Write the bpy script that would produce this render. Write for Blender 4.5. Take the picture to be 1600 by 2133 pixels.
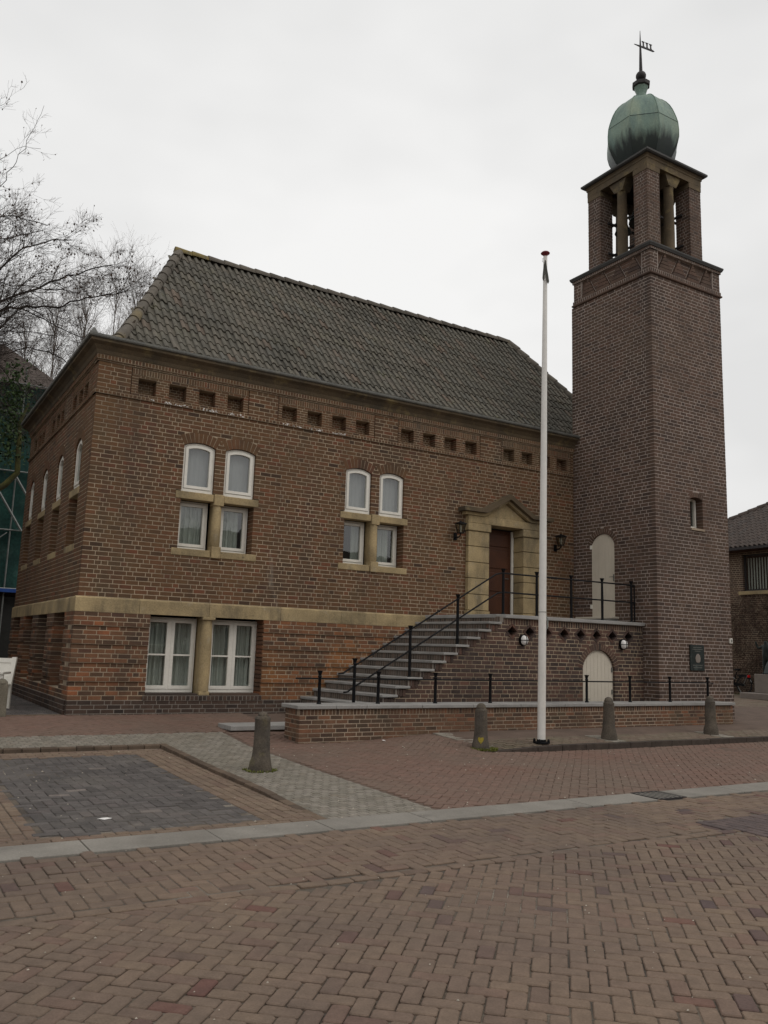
import bpy, bmesh, math, random
import numpy as np
from mathutils import Matrix, Vector
rng = random.Random(7); nr = np.random.RandomState(5)
S = bpy.context.scene
for o in list(bpy.data.objects): bpy.data.objects.remove(o)
COL = S.collection
# ------------------------------------------------------------------ camera
CAM = np.array([-2.982, -14.758, 1.2025]); YAW, PIT, ROL = 0.5435, 0.1628, 0.0317
fw = np.array([math.sin(YAW)*math.cos(PIT), math.cos(YAW)*math.cos(PIT), math.sin(PIT)])
rt = np.array([math.cos(YAW), -math.sin(YAW), 0.0]); up = np.cross(rt, fw)
r2 = math.cos(ROL)*rt+math.sin(ROL)*up; u2 = -math.sin(ROL)*rt+math.cos(ROL)*up
cd = bpy.data.cameras.new('camera'); cam = bpy.data.objects.new('camera', cd); COL.objects.link(cam)
M = Matrix.Identity(4)
for i in range(3):
    M[i][0], M[i][1], M[i][2], M[i][3] = r2[i], u2[i], -fw[i], CAM[i]
cam.matrix_world = M
cd.sensor_fit = 'VERTICAL'; cd.sensor_height = 36; cd.lens = 1753.8/2133*36; cd.clip_start = .05; cd.clip_end = 800
S.camera = cam
# ------------------------------------------------------------------ world and sun (overcast)
SUN_EL, SUN_AZ = math.radians(50), math.radians(152)       # azimuth measured from +Y towards +X
W = bpy.data.worlds.new('World'); S.world = W; W.use_nodes = True
nt = W.node_tree; nt.nodes.clear()
out = nt.nodes.new('ShaderNodeOutputWorld'); bg = nt.nodes.new('ShaderNodeBackground')
sky = nt.nodes.new('ShaderNodeTexSky'); sky.sky_type = 'NISHITA'; sky.sun_disc = False
sky.sun_elevation = SUN_EL; sky.sun_rotation = SUN_AZ; sky.dust_density = 6; sky.air_density = 1.0
tc = nt.nodes.new('ShaderNodeTexCoord'); nz = nt.nodes.new('ShaderNodeTexNoise'); mp = nt.nodes.new('ShaderNodeMapping')
mp.inputs['Scale'].default_value = (1, 1, 2.2)
nz.inputs['Scale'].default_value = 1.6; nz.inputs['Detail'].default_value = 4; nz.inputs['Roughness'].default_value = .55
cr = nt.nodes.new('ShaderNodeValToRGB')
cr.color_ramp.elements[0].position = .36; cr.color_ramp.elements[0].color = (.785, .783, .776, 1)
cr.color_ramp.elements[1].position = .64; cr.color_ramp.elements[1].color = (.945, .94, .928, 1)
mx = nt.nodes.new('ShaderNodeMix'); mx.data_type = 'RGBA'; mx.inputs[0].default_value = .96
nt.links.new(tc.outputs['Generated'], mp.inputs[0]); nt.links.new(mp.outputs[0], nz.inputs['Vector'])
nt.links.new(nz.outputs[0], cr.inputs[0]); nt.links.new(sky.outputs[0], mx.inputs[6]); 
vsc = nt.nodes.new('ShaderNodeVectorMath'); vsc.operation = 'SCALE'; vsc.inputs['Scale'].default_value = 10
nt.links.new(cr.outputs[0], vsc.inputs[0]); nt.links.new(vsc.outputs[0], mx.inputs[7])
nt.links.new(mx.outputs[2], bg.inputs[0]); bg.inputs[1].default_value = .1
nt.links.new(bg.outputs[0], out.inputs[0])
sd = bpy.data.lights.new('sun', 'SUN'); sd.energy = .6; sd.angle = math.radians(40); sd.color = (1, .96, .9)
so = bpy.data.objects.new('sun', sd); COL.objects.link(so)
sv = Vector((math.sin(SUN_AZ)*math.cos(SUN_EL), math.cos(SUN_AZ)*math.cos(SUN_EL), math.sin(SUN_EL)))
so.rotation_euler = (-sv).to_track_quat('-Z', 'Y').to_euler(); so.location = (0, -5, 30)
vs = S.view_settings; vs.view_transform = 'Standard'; vs.look = 'None'; vs.exposure = 0; vs.gamma = 1; vs.use_curve_mapping = False
S.render.engine = 'CYCLES'
# ------------------------------------------------------------------ materials
def lk(t, a, b): t.links.new(a, b)
def mat(name, col, rough=.8, var=.15, vs=6., vs2=60., bump=.0, bs=80., ramp=None, stain=None, metal=0., spec=.3, zs=1., gloss_noise=0):
    """procedural material. ramp: colours picked by the per-piece random number; stain: list of (colour, scale, lo, hi, amount)"""
    m = bpy.data.materials.new(name); m.use_nodes = True; t = m.node_tree; t.nodes.clear()
    o = t.nodes.new('ShaderNodeOutputMaterial'); b = t.nodes.new('ShaderNodeBsdfPrincipled'); lk(t, b.outputs[0], o.inputs[0])
    b.inputs['Roughness'].default_value = rough; b.inputs['Metallic'].default_value = metal; b.inputs['Specular IOR Level'].default_value = spec
    g = t.nodes.new('ShaderNodeNewGeometry')
    if ramp:
        at = t.nodes.new('ShaderNodeAttribute'); at.attribute_name = 'rnd'
        oi = t.nodes.new('ShaderNodeObjectInfo'); ad = t.nodes.new('ShaderNodeMath'); ad.operation = 'ADD'
        fr = t.nodes.new('ShaderNodeMath'); fr.operation = 'FRACT'
        lk(t, at.outputs['Fac'], ad.inputs[0]); lk(t, oi.outputs['Random'], ad.inputs[1]); lk(t, ad.outputs[0], fr.inputs[0])
        c = t.nodes.new('ShaderNodeValToRGB'); e = c.color_ramp
        while len(e.elements) < len(ramp): e.elements.new(.5)
        for i, (p, k) in enumerate(ramp): e.elements[i].position = p; e.elements[i].color = (*k, 1)
        lk(t, fr.outputs[0], c.inputs[0]); cur = c.outputs[0]
    else:
        c = t.nodes.new('ShaderNodeRGB'); c.outputs[0].default_value = (*col, 1); cur = c.outputs[0]
    for st_ in (stain or []):
        k, sc, lo, hi, am = st_[:5]; zsc = st_[5] if len(st_) > 5 else zs
        n = t.nodes.new('ShaderNodeTexNoise'); n.inputs['Scale'].default_value = sc; n.inputs['Detail'].default_value = 6; n.inputs['Roughness'].default_value = .62
        if zsc != 1:
            mpn = t.nodes.new('ShaderNodeMapping'); mpn.inputs['Scale'].default_value = (1, 1, zsc)
            mpn.inputs['Location'].default_value = (sc*3.7, k[0]*31, k[1]*17)
            lk(t, g.outputs['Position'], mpn.inputs[0]); lk(t, mpn.outputs[0], n.inputs['Vector'])
        else:
            vm = t.nodes.new('ShaderNodeVectorMath'); vm.operation = 'ADD'; vm.inputs[1].default_value = (k[0]*91+sc, k[1]*57, k[2]*33)
            lk(t, g.outputs['Position'], vm.inputs[0]); lk(t, vm.outputs[0], n.inputs['Vector'])
        r = t.nodes.new('ShaderNodeMapRange'); r.inputs['From Min'].default_value = lo; r.inputs['From Max'].default_value = hi; r.inputs['To Max'].default_value = am
        lk(t, n.outputs[0], r.inputs[0])
        x = t.nodes.new('ShaderNodeMix'); x.data_type = 'RGBA'; x.inputs[7].default_value = (*k, 1)
        lk(t, r.outputs[0], x.inputs[0]); lk(t, cur, x.inputs[6]); cur = x.outputs[2]
    if var:
        for sc in (vs, vs2):
            n = t.nodes.new('ShaderNodeTexNoise'); n.inputs['Scale'].default_value = sc; n.inputs['Detail'].default_value = 5
            lk(t, g.outputs['Position'], n.inputs['Vector'])
            r = t.nodes.new('ShaderNodeMapRange'); r.inputs['From Min'].default_value = .25; r.inputs['From Max'].default_value = .75
            r.inputs['To Min'].default_value = 1-var; r.inputs['To Max'].default_value = 1+var
            lk(t, n.outputs[0], r.inputs[0])
            v = t.nodes.new('ShaderNodeVectorMath'); v.operation = 'SCALE'; lk(t, cur, v.inputs[0]); lk(t, r.outputs[0], v.inputs['Scale']); cur = v.outputs[0]
    lk(t, cur, b.inputs['Base Color'])
    if bump:
        n = t.nodes.new('ShaderNodeTexNoise'); n.inputs['Scale'].default_value = bs; n.inputs['Detail'].default_value = 5
        lk(t, g.outputs['Position'], n.inputs['Vector'])
        bp = t.nodes.new('ShaderNodeBump'); bp.inputs['Strength'].default_value = bump; bp.inputs['Distance'].default_value = .01
        lk(t, n.outputs[0], bp.inputs['Height']); lk(t, bp.outputs[0], b.inputs['Normal'])
    return m
def glassmat(name, tint=(.8, .82, .8), ior=1.75):
    m = bpy.data.materials.new(name); m.use_nodes = True; t = m.node_tree; t.nodes.clear()
    o = t.nodes.new('ShaderNodeOutputMaterial'); mx = t.nodes.new('ShaderNodeMixShader'); f = t.nodes.new('ShaderNodeFresnel'); f.inputs[0].default_value = ior
    tr = t.nodes.new('ShaderNodeBsdfTransparent'); tr.inputs[0].default_value = (*tint, 1)
    gl = t.nodes.new('ShaderNodeBsdfGlossy'); gl.inputs['Roughness'].default_value = .015
    n = t.nodes.new('ShaderNodeTexNoise'); n.inputs['Scale'].default_value = 1.7; g = t.nodes.new('ShaderNodeNewGeometry'); lk(t, g.outputs['Position'], n.inputs['Vector'])
    bp = t.nodes.new('ShaderNodeBump'); bp.inputs['Strength'].default_value = .05; bp.inputs['Distance'].default_value = .05; lk(t, n.outputs[0], bp.inputs['Height']); lk(t, bp.outputs[0], gl.inputs['Normal'])
    inv = t.nodes.new('ShaderNodeMath'); inv.operation = 'SUBTRACT'; inv.inputs[0].default_value = 1; lk(t, g.outputs['Backfacing'], inv.inputs[1])
    mu = t.nodes.new('ShaderNodeMath'); mu.operation = 'MULTIPLY'; lk(t, f.outputs[0], mu.inputs[0]); lk(t, inv.outputs[0], mu.inputs[1])
    lk(t, mu.outputs[0], mx.inputs[0]); lk(t, tr.outputs[0], mx.inputs[1]); lk(t, gl.outputs[0], mx.inputs[2]); lk(t, mx.outputs[0], o.inputs[0])
    return m
K = {}
K['brick'] = mat('house brick', (0, 0, 0), .9, .16, 9, 70, .25, 90, ramp=[(0, (.055, .033, .022)), (.05, (.095, .054, .03)), (.3, (.128, .068, .034)), (.5, (.108, .06, .032)), (.68, (.142, .067, .035)), (.82, (.122, .069, .035)), (.94, (.162, .064, .034)), (1, (.08, .044, .028))],
    stain=[((.15, .085, .038), .4, .52, .7, .5), ((.1, .078, .045), .9, .52, .7, .5), ((.045, .035, .027), .8, .54, .72, .6), ((.05, .04, .033), 1.6, .55, .72, .55, .16), ((.2, .18, .15), 2.3, .66, .74, .5, .3)])
K['brickbase'] = mat('base brick', (0, 0, 0), .9, .18, 9, 70, .25, 90, ramp=[(0, (.06, .038, .027)), (.15, (.1, .058, .036)), (.4, (.125, .068, .04)), (.65, (.155, .077, .042)), (.85, (.19, .085, .044)), (.93, (.27, .1, .045)), (1, (.08, .046, .034))],
    stain=[((.2, .09, .04), .75, .66, .74, .6), ((.045, .034, .027), .9, .46, .64, .7)])
K['tbrick'] = mat('tower brick', (0, 0, 0), .9, .16, 9, 70, .25, 90, ramp=[(0, (.06, .04, .032)), (.15, (.083, .053, .039)), (.45, (.098, .062, .044)), (.7, (.112, .066, .048)), (.88, (.097, .064, .046)), (1, (.07, .046, .037))],
    stain=[((.115, .082, .055), .45, .5, .72, .55), ((.045, .034, .03), .7, .52, .72, .55), ((.04, .032, .03), 1.5, .53, .7, .6, .14)])
K['sbrick'] = mat('stair brick', (0, 0, 0), .9, .18, 9, 70, .25, 90, ramp=[(0, (.048, .034, .029)), (.25, (.075, .048, .039)), (.5, (.095, .058, .044)), (.75, (.11, .062, .046)), (.92, (.13, .066, .047)), (1, (.06, .042, .037))],
    stain=[((.19, .085, .05), 1.1, .62, .74, .6), ((.04, .033, .03), .9, .46, .64, .6)])
K['pbrick'] = mat('dark plinth brick', (0, 0, 0), .88, .2, 9, 70, .25, 90, ramp=[(0, (.035, .026, .022)), (.4, (.06, .04, .031)), (.8, (.08, .05, .036)), (1, (.05, .034, .028))], stain=[((.1, .08, .06), 1.2, .55, .7, .6)])
K['obrick'] = mat('orange repair brick', (0, 0, 0), .9, .18, 9, 70, .25, 90, ramp=[(0, (.06, .038, .027)), (.15, (.11, .06, .036)), (.4, (.145, .073, .04)), (.65, (.19, .085, .042)), (.85, (.24, .098, .043)), (1, (.12, .06, .038))], stain=[((.28, .12, .04), .8, .5, .66, .75), ((.05, .038, .03), 1.1, .52, .68, .6)])
K['rbrick'] = mat('riser brick', (0, 0, 0), .9, .2, 9, 70, .25, 90, ramp=[(0, (.07, .055, .045)), (.5, (.11, .085, .068)), (1, (.14, .1, .078))], stain=[((.16, .14, .12), 1.5, .5, .7, .6)])
K['rmortar'] = mat('riser mortar', (.2, .175, .15), .95, .2, 2, 50)
K['lbrick'] = mat('low wall brick', (0, 0, 0), .92, .18, 9, 70, .3, 90, ramp=[(0, (.065, .04, .03)), (.2, (.105, .062, .041)), (.5, (.14, .077, .048)), (.8, (.165, .084, .05)), (.93, (.21, .093, .052)), (1, (.085, .05, .037))],
    stain=[((.1, .085, .05), 1.2, .52, .7, .6), ((.06, .048, .035), .8, .5, .7, .5)])
K['mortar'] = mat('mortar', (.36, .285, .2), .95, .2, 1.3, 50, .2, 150, stain=[((.22, .17, .12), .6, .5, .72, .8), ((.12, .095, .07), 1.6, .52, .7, .6, .16)])
K['tmortar'] = mat('tower mortar', (.38, .32, .28), .95, .2, 1.3, 50, .2, 150, stain=[((.25, .205, .175), .5, .5, .72, .8), ((.15, .12, .105), 1.4, .52, .7, .6, .16)])
K['lmortar'] = mat('low wall mortar', (.36, .285, .21), .95, .25, 1.5, 50, .2, 150, stain=[((.15, .11, .075), .8, .45, .65, .8)])
K['stone'] = mat('tuff stone', (.375, .285, .155), .88, .2, 2.5, 40, .3, 60, stain=[((.17, .135, .08), 1.1, .42, .66, .75), ((.1, .085, .06), 1.8, .52, .68, .7, .35), ((.38, .33, .25), 5, .58, .72, .5), ((.07, .06, .045), 9, .66, .74, .7)])
K['stonedk'] = mat('weathered tuff stone', (.105, .077, .047), .9, .2, 2.5, 40, .3, 60, stain=[((.06, .05, .036), 1.0, .45, .68, .85), ((.26, .2, .09), 3, .55, .7, .6)])
K['blue'] = mat('bluestone', (.29, .28, .265), .75, .15, 3, 50, .15, 90, stain=[((.15, .145, .135), 1.4, .5, .7, .6), ((.27, .26, .24), 4, .55, .75, .5)])
K['white'] = mat('white paint', (.72, .69, .62), .5, .06, 3, 30, 0, stain=[((.55, .52, .45), 4, .55, .75, .4)])
K['cream'] = mat('beige door paint', (.54, .485, .4), .55, .05, 3, 40, 0, stain=[((.44, .39, .31), 2, .52, .75, .5)])
K['wood'] = mat('brown door wood', (.06, .021, .009), .45, .25, 3, 40, .1, 60, zs=.15, stain=[((.06, .02, .01), 6, .45, .65, .7)])
K['black'] = mat('black iron paint', (.005, .005, .006), .5, .2, 8, 60, .1, 80, spec=.15)
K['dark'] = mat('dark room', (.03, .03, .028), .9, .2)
K['lead'] = mat('lead', (.12, .12, .11), .6, .25, 4, 40, .1, 60, stain=[((.2, .19, .15), 3, .5, .7, .6)])
K['curtain'] = mat('curtain cloth', (.52, .54, .5), .9, .1, 4, 60)
K['sheer'] = mat('sheer curtain cloth', (.36, .355, .36), .9, .05, 4, 60)
K['glass'] = glassmat('window glass', (.86, .88, .87), 2.1); K['lampglass'] = glassmat('lantern glass', (.6, .6, .55), 1.5)
K['tile'] = mat('roof pantile', (0, 0, 0), .8, .18, 7, 60, .2, 60, ramp=[(0, (.09, .082, .066)), (.25, (.122, .11, .087)), (.5, (.106, .098, .079)), (.72, (.132, .113, .088)), (.86, (.114, .109, .092)), (.95, (.14, .106, .08)), (1, (.08, .074, .06))],
    stain=[((.06, .057, .047), .5, .52, .72, .6), ((.16, .15, .1), 1.3, .58, .72, .45), ((.14, .135, .07), 2.2, .62, .75, .5)])
K['ridge'] = mat('ridge tile', (0, 0, 0), .85, .2, 7, 60, .2, 60, ramp=[(0, (.085, .075, .062)), (.5, (.115, .1, .082)), (1, (.135, .118, .095))], stain=[((.2, .15, .06), 1.5, .6, .7, .5)])
K['lichen'] = mat('lichened ridge tile', (.2, .155, .06), .9, .3, 9, 60, .2, 60, stain=[((.12, .11, .08), 6, .5, .62, .8)])
K['copper'] = mat('copper patina', (.165, .235, .19), .55, .16, 2.2, 30, .05, 40, zs=.28, stain=[((.24, .28, .2), 2.2, .46, .66, .65), ((.09, .145, .135), 3, .5, .68, .7), ((.02, .026, .026), 5, .6, .7, .8)])
K['copperdk'] = mat('blackened copper', (.035, .05, .05), .5, .3, 3, 30, .05, 40, zs=.28, stain=[((.09, .16, .14), 3.5, .47, .6, .8)])
def copper_oxide_shade():  # black oxide low on the dome, with underside shade painted into the colour
    m = K['copper'].copy(); m.name = 'copper patina with black oxide and painted shade'; t = m.node_tree; b = [n for n in t.nodes if n.type == 'BSDF_PRINCIPLED'][0]; src = b.inputs['Base Color'].links[0].from_socket
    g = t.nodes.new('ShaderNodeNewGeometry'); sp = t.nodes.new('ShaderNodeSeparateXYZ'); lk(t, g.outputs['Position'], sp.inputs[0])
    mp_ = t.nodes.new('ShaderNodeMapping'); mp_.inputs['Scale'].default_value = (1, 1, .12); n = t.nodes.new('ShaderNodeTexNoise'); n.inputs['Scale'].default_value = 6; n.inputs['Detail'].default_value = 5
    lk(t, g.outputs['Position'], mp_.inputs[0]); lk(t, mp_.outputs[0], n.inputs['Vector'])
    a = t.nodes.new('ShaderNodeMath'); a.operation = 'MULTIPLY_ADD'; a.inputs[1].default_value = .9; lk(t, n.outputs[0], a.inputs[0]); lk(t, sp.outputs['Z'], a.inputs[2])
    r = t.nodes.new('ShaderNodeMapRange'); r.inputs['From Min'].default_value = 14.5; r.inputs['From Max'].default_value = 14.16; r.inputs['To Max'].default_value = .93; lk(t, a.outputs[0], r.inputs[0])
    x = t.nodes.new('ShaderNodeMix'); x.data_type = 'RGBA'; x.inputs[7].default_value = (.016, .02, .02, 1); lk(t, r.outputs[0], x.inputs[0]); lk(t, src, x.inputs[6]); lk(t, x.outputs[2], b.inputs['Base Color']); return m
K['copperlow'] = copper_oxide_shade()
K['iron'] = mat('dark iron', (.03, .026, .026), .6, .2, 8, 60)
K['zinc'] = mat('roof slab lead', (.05, .048, .045), .65, .2, 5, 50)
K['poleW'] = mat('pole white', (.7, .68, .64), .35, .05, 3, 20, 0, stain=[((.55, .52, .46), 3, .5, .7, .6, .2), ((.4, .37, .32), 9, .64, .72, .5, .3)])
K['red'] = mat('red paint', (.16, .025, .03), .5, .15)
K['cloth'] = mat('grey green pennant', (.075, .075, .065), .9, .2, 9, 60)
K['pave'] = mat('street clinker', (0, 0, 0), .85, .16, 12, 90, .3, 110, ramp=[(0, (.128, .088, .067)), (.06, (.164, .116, .083)), (.3, (.186, .133, .093)), (.5, (.158, .113, .083)), (.7, (.188, .133, .095)), (.85, (.16, .11, .082)), (.955, (.17, .108, .08)), (.97, (.14, .06, .046)), (.985, (.085, .062, .06)), (1, (.13, .07, .055))],
    stain=[((.146, .103, .08), .45, .45, .68, .6), ((.18, .135, .1), .9, .55, .75, .35), ((.09, .07, .06), .22, .52, .66, .5)])
K['paver'] = mat('red clinker', (0, 0, 0), .88, .16, 10, 80, .3, 110, ramp=[(0, (.148, .095, .073)), (.3, (.168, .107, .082)), (.6, (.16, .104, .081)), (.85, (.178, .108, .083)), (1, (.152, .1, .078))],
    stain=[((.145, .112, .085), .45, .42, .68, .75), ((.165, .09, .066), .6, .5, .7, .6), ((.1, .075, .06), .3, .52, .66, .5)])
K['paveg'] = mat('grey sett', (0, 0, 0), .85, .2, 10, 80, .3, 110, ramp=[(0, (.165, .147, .118)), (.4, (.2, .18, .148)), (.8, (.225, .2, .168)), (1, (.18, .155, .122))], stain=[((.17, .15, .115), .7, .45, .7, .5)])
K['paved'] = mat('dark clinker', (0, 0, 0), .85, .2, 10, 80, .3, 110, ramp=[(0, (.072, .064, .06)), (.4, (.092, .082, .077)), (.8, (.112, .1, .094)), (.97, (.1, .085, .08)), (1, (.2, .17, .15))], stain=[((.135, .12, .105), .9, .48, .7, .55), ((.05, .046, .045), .7, .54, .66, .7), ((.2, .185, .17), 3.5, .64, .72, .6)])
K['paveb'] = mat('buff clinker', (0, 0, 0), .85, .2, 10, 80, .3, 110, ramp=[(0, (.155, .11, .078)), (.5, (.19, .14, .1)), (1, (.15, .1, .074))], stain=[((.13, .095, .072), 1.1, .45, .65, .7)])
K['pavew'] = mat('sidewalk clinker', (0, 0, 0), .9, .2, 10, 80, .3, 110, ramp=[(0, (.13, .1, .075)), (.5, (.165, .13, .095)), (1, (.15, .105, .08))], stain=[((.11, .1, .06), 1.2, .5, .7, .6)])
K['pavep'] = mat('purple clinker', (0, 0, 0), .85, .16, 10, 80, .3, 110, ramp=[(0, (.085, .065, .062)), (1, (.115, .085, .078))])
K['bed'] = mat('joint sand', (.11, .09, .07), .95, .3, 3, 60, .2, 120, stain=[((.26, .23, .19), 1.2, .5, .64, .75), ((.04, .033, .03), 1.8, .5, .62, .7)])
K['strip'] = mat('pale strip stone', (0, 0, 0), .85, .2, 10, 80, .3, 110, ramp=[(0, (.21, .19, .155)), (.5, (.27, .245, .205)), (1, (.23, .2, .165))], stain=[((.15, .13, .1), 1.5, .52, .7, .6)])
K['bed3'] = mat('sett joint sand', (.15, .135, .11), .95, .2, 3, 60, .2, 120)
K['bed2'] = mat('drive joint sand', (.12, .085, .066), .95, .2, 3, 60, .2, 120)
K['ground'] = mat('ground', (.13, .11, .085), .95, .3, 1, 30, .3, 40)
K['kerb'] = mat('kerb brick', (0, 0, 0), .9, .2, 8, 60, .3, 90, ramp=[(0, (.08, .058, .042)), (.5, (.11, .078, .055)), (1, (.14, .1, .07))])
K['kerbdk'] = mat('dark kerb stone', (.055, .042, .034), .9, .25, 8, 60, .3, 90, stain=[((.1, .08, .06), 2, .55, .7, .5)])
K['conc'] = mat('concrete gutter', (.23, .212, .185), .85, .14, 3, 60, .2, 120, stain=[((.16, .145, .125), 1.1, .45, .68, .7), ((.1, .09, .08), 2.6, .58, .72, .5)])
K['boll'] = mat('bollard stone', (.095, .078, .06), .9, .3, 6, 50, .7, 40, stain=[((.055, .05, .045), 3, .5, .68, .8), ((.14, .12, .06), 4, .58, .7, .6)])
K['bough'] = mat('mossy bark', (.055, .052, .022), .95, .4, 9, 60, stain=[((.09, .09, .02), 2, .5, .65, .6)])
K['post'] = mat('post stone', (.15, .132, .1), .9, .25, 5, 50, .4, 50, stain=[((.09, .085, .06), 3, .5, .68, .7)])
K['moss'] = mat('moss', (.13, .14, .03), .95, .4, 15, 80)
K['bark'] = mat('dark bark', (.028, .022, .019), .95, .3, 4, 30)
K['twig'] = mat('twig bark', (.07, .054, .045), .95, .3, 4, 30)
K['paletwig'] = mat('pale twig', (.12, .098, .082), .95, .3, 4, 30)
K['bronze'] = mat('bronze', (.025, .032, .03), .42, .4, 6, 40, .2, 30, metal=.4, stain=[((.09, .11, .1), 5, .58, .7, .7)])
K['granite'] = mat('pedestal granite', (.22, .19, .165), .8, .15, 4, 90)
K['netting'] = mat('green scaffold net', (.018, .06, .05), .9, .35, 1.2, 14, .4, 12, stain=[((.012, .035, .032), .5, .45, .65, .8), ((.07, .13, .11), .9, .58, .72, .6)])
K['alu'] = mat('scaffold tube', (.22, .23, .22), .4, .2, 5, 40, metal=.3)
K['bluep'] = mat('blue sheet', (.02, .07, .28), .6, .2)
K['grass'] = mat('grass', (.06, .085, .025), .95, .4, 12, 60)
K['leaf'] = mat('evergreen leaf', (.035, .06, .018), .8, .4, 8, 50)
K['vine'] = mat('dry vine', (.07, .045, .032), .95, .35, 8, 50)
K['plaster'] = mat('opposite brick wall', (.13, .075, .052), .9, .2, 3, 30, .2, 60)
K['litter'] = mat('white litter', (.75, .73, .7), .7, .05)
K['tyre'] = mat('tyre rubber', (.012, .012, .012), .8, .2)
K['redlight'] = mat('red reflector', (.55, .01, .01), .25, .05)
K['yellow'] = mat('yellow paint mark', (.27, .21, .03), .8, .3, 20, 90)
# ------------------------------------------------------------------ geometry helpers
def tag(o, label=None, cat=None, group=None, kind=None):
    if label: o['label'] = label
    if cat: o['category'] = cat
    if group: o['group'] = group
    if kind: o['kind'] = kind
    return o
def link(o, parent=None):
    COL.objects.link(o)
    if parent is not None: o.parent = parent
    return o
def thing(name, loc, label, cat, group=None):
    o = bpy.data.objects.new(name, None); o.location = loc; o.empty_display_size = .2; link(o); ORG[o.name] = Vector(loc)
    return tag(o, label, cat, group)
ORG = {}
class G:
    def __init__(s): s.v = []; s.f = []; s.r = []
    def add(s, vs, fs, r=0.):
        n = len(s.v); s.v += [tuple(map(float, p)) for p in vs]; s.f += [tuple(n+i for i in f) for f in fs]; s.r += [r]*len(fs); return s
    def box(s, x0, x1, y0, y1, z0, z1, r=0.):
        return s.add([(x0, y0, z0), (x1, y0, z0), (x1, y1, z0), (x0, y1, z0), (x0, y0, z1), (x1, y0, z1), (x1, y1, z1), (x0, y1, z1)],
            [(0, 3, 2, 1), (4, 5, 6, 7), (0, 1, 5, 4), (1, 2, 6, 5), (2, 3, 7, 6), (3, 0, 4, 7)], r)
    def prism(s, pts, fr, c0, c1, r=0.):       # polygon (a,b) counter-clockwise seen from outside, extruded c0 (back) .. c1 (front)
        n = len(pts); vs = [fr.p(a, b, c1) for a, b in pts]+[fr.p(a, b, c0) for a, b in pts]
        fs = [tuple(range(n)), tuple(range(2*n-1, n-1, -1))]+[(i, i+n, (i+1) % n+n, (i+1) % n) for i in range(n)]
        return s.add(vs, fs, r)
    def ring(s, po, pi, fr, c0, c1, r=0.):
        n = len(po); vs = [fr.p(a, b, c1) for a, b in po]+[fr.p(a, b, c1) for a, b in pi]+[fr.p(a, b, c0) for a, b in po]+[fr.p(a, b, c0) for a, b in pi]
        fs = []
        for i in range(n):
            j = (i+1) % n
            fs += [(i, j, n+j, n+i), (i, 2*n+i, 2*n+j, j), (n+i, n+j, 3*n+j, 3*n+i)]
        return s.add(vs, fs, r)
    def tube(s, p, rad, n=8, r=0., cap=True):
        p = [np.array(q, float) for q in p]; m = len(p)
        if not hasattr(rad, '__len__'): rad = [rad]*m
        vs = []; prev = None
        for i in range(m):
            t = p[min(i+1, m-1)]-p[max(i-1, 0)]; t = t/(np.linalg.norm(t)+1e-9)
            if prev is None:
                a = np.cross(t, (0, 0, 1.)) if abs(t[2]) < .9 else np.cross(t, (1., 0, 0))
            else: a = prev-t*(prev@t)
            a = a/(np.linalg.norm(a)+1e-9); prev = a; b = np.cross(t, a)
            for k in range(n):
                w = 2*math.pi*k/n; vs.append(p[i]+rad[i]*(math.cos(w)*a+math.sin(w)*b))
        fs = [(i*n+k, i*n+(k+1) % n, (i+1)*n+(k+1) % n, (i+1)*n+k) for i in range(m-1) for k in range(n)]
        if cap: fs += [tuple(range(n-1, -1, -1)), tuple((m-1)*n+k for k in range(n))]
        return s.add(vs, fs, r)
    def lathe(s, prof, loc, n=16, rot=0., r=0., sx=1., sy=1.):
        vs = []; m = len(prof)
        for (q, z) in prof:
            for k in range(n):
                w = rot+2*math.pi*k/n; vs.append((loc[0]+q*sx*math.cos(w), loc[1]+q*sy*math.sin(w), loc[2]+z))
        fs = [(i*n+k, i*n+(k+1) % n, (i+1)*n+(k+1) % n, (i+1)*n+k) for i in range(m-1) for k in range(n)]
        fs += [tuple(range(n-1, -1, -1)), tuple((m-1)*n+k for k in range(n))]
        return s.add(vs, fs, r)
    def build(s, name, m, parent=None, smooth=False, bevel=0., kind=None, label=None):
        me = bpy.data.meshes.new(name); org = ORG.get(parent.name, Vector()) if parent is not None else Vector()
        me.from_pydata([(x-org.x, y-org.y, z-org.z) for x, y, z in s.v], [], s.f); me.update()
        if any(s.r): a = me.attributes.new('rnd', 'FLOAT', 'FACE'); a.data.foreach_set('value', s.r)
        me.materials.append(K[m] if isinstance(m, str) else m)
        if smooth:
            me.polygons.foreach_set('use_smooth', [True]*len(me.polygons)); me.set_sharp_from_angle(angle=math.radians(42))
        o = bpy.data.objects.new(name, me); link(o, parent); ORG[o.name] = org
        if bevel:
            md = o.modifiers.new('bevel', 'BEVEL'); md.width = bevel; md.segments = 2; md.limit_method = 'ANGLE'; md.angle_limit = math.radians(40)
        if kind: o['kind'] = kind
        if label: o['label'] = label
        return o
class Fr:                                       # wall frame: a along, b up, c outward
    def __init__(s, O, A, N): s.O = np.array(O, float); s.A = np.array(A, float); s.N = np.array(N, float); s.B = np.array((0, 0, 1.))
    def p(s, a, b, c): return s.O+s.A*a+s.B*b+s.N*c
def FRONT(y, x=0.): return Fr((x, y, 0), (1, 0, 0), (0, -1, 0))      # a = X
def LEFT(x): return Fr((x, 0, 0), (0, -1, 0), (-1, 0, 0))            # a = -Y
def RIGHT(x): return Fr((x, 0, 0), (0, 1, 0), (1, 0, 0))             # a = Y
def BACK(y): return Fr((0, y, 0), (-1, 0, 0), (0, 1, 0))             # a = -X
CH = .003
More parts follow.
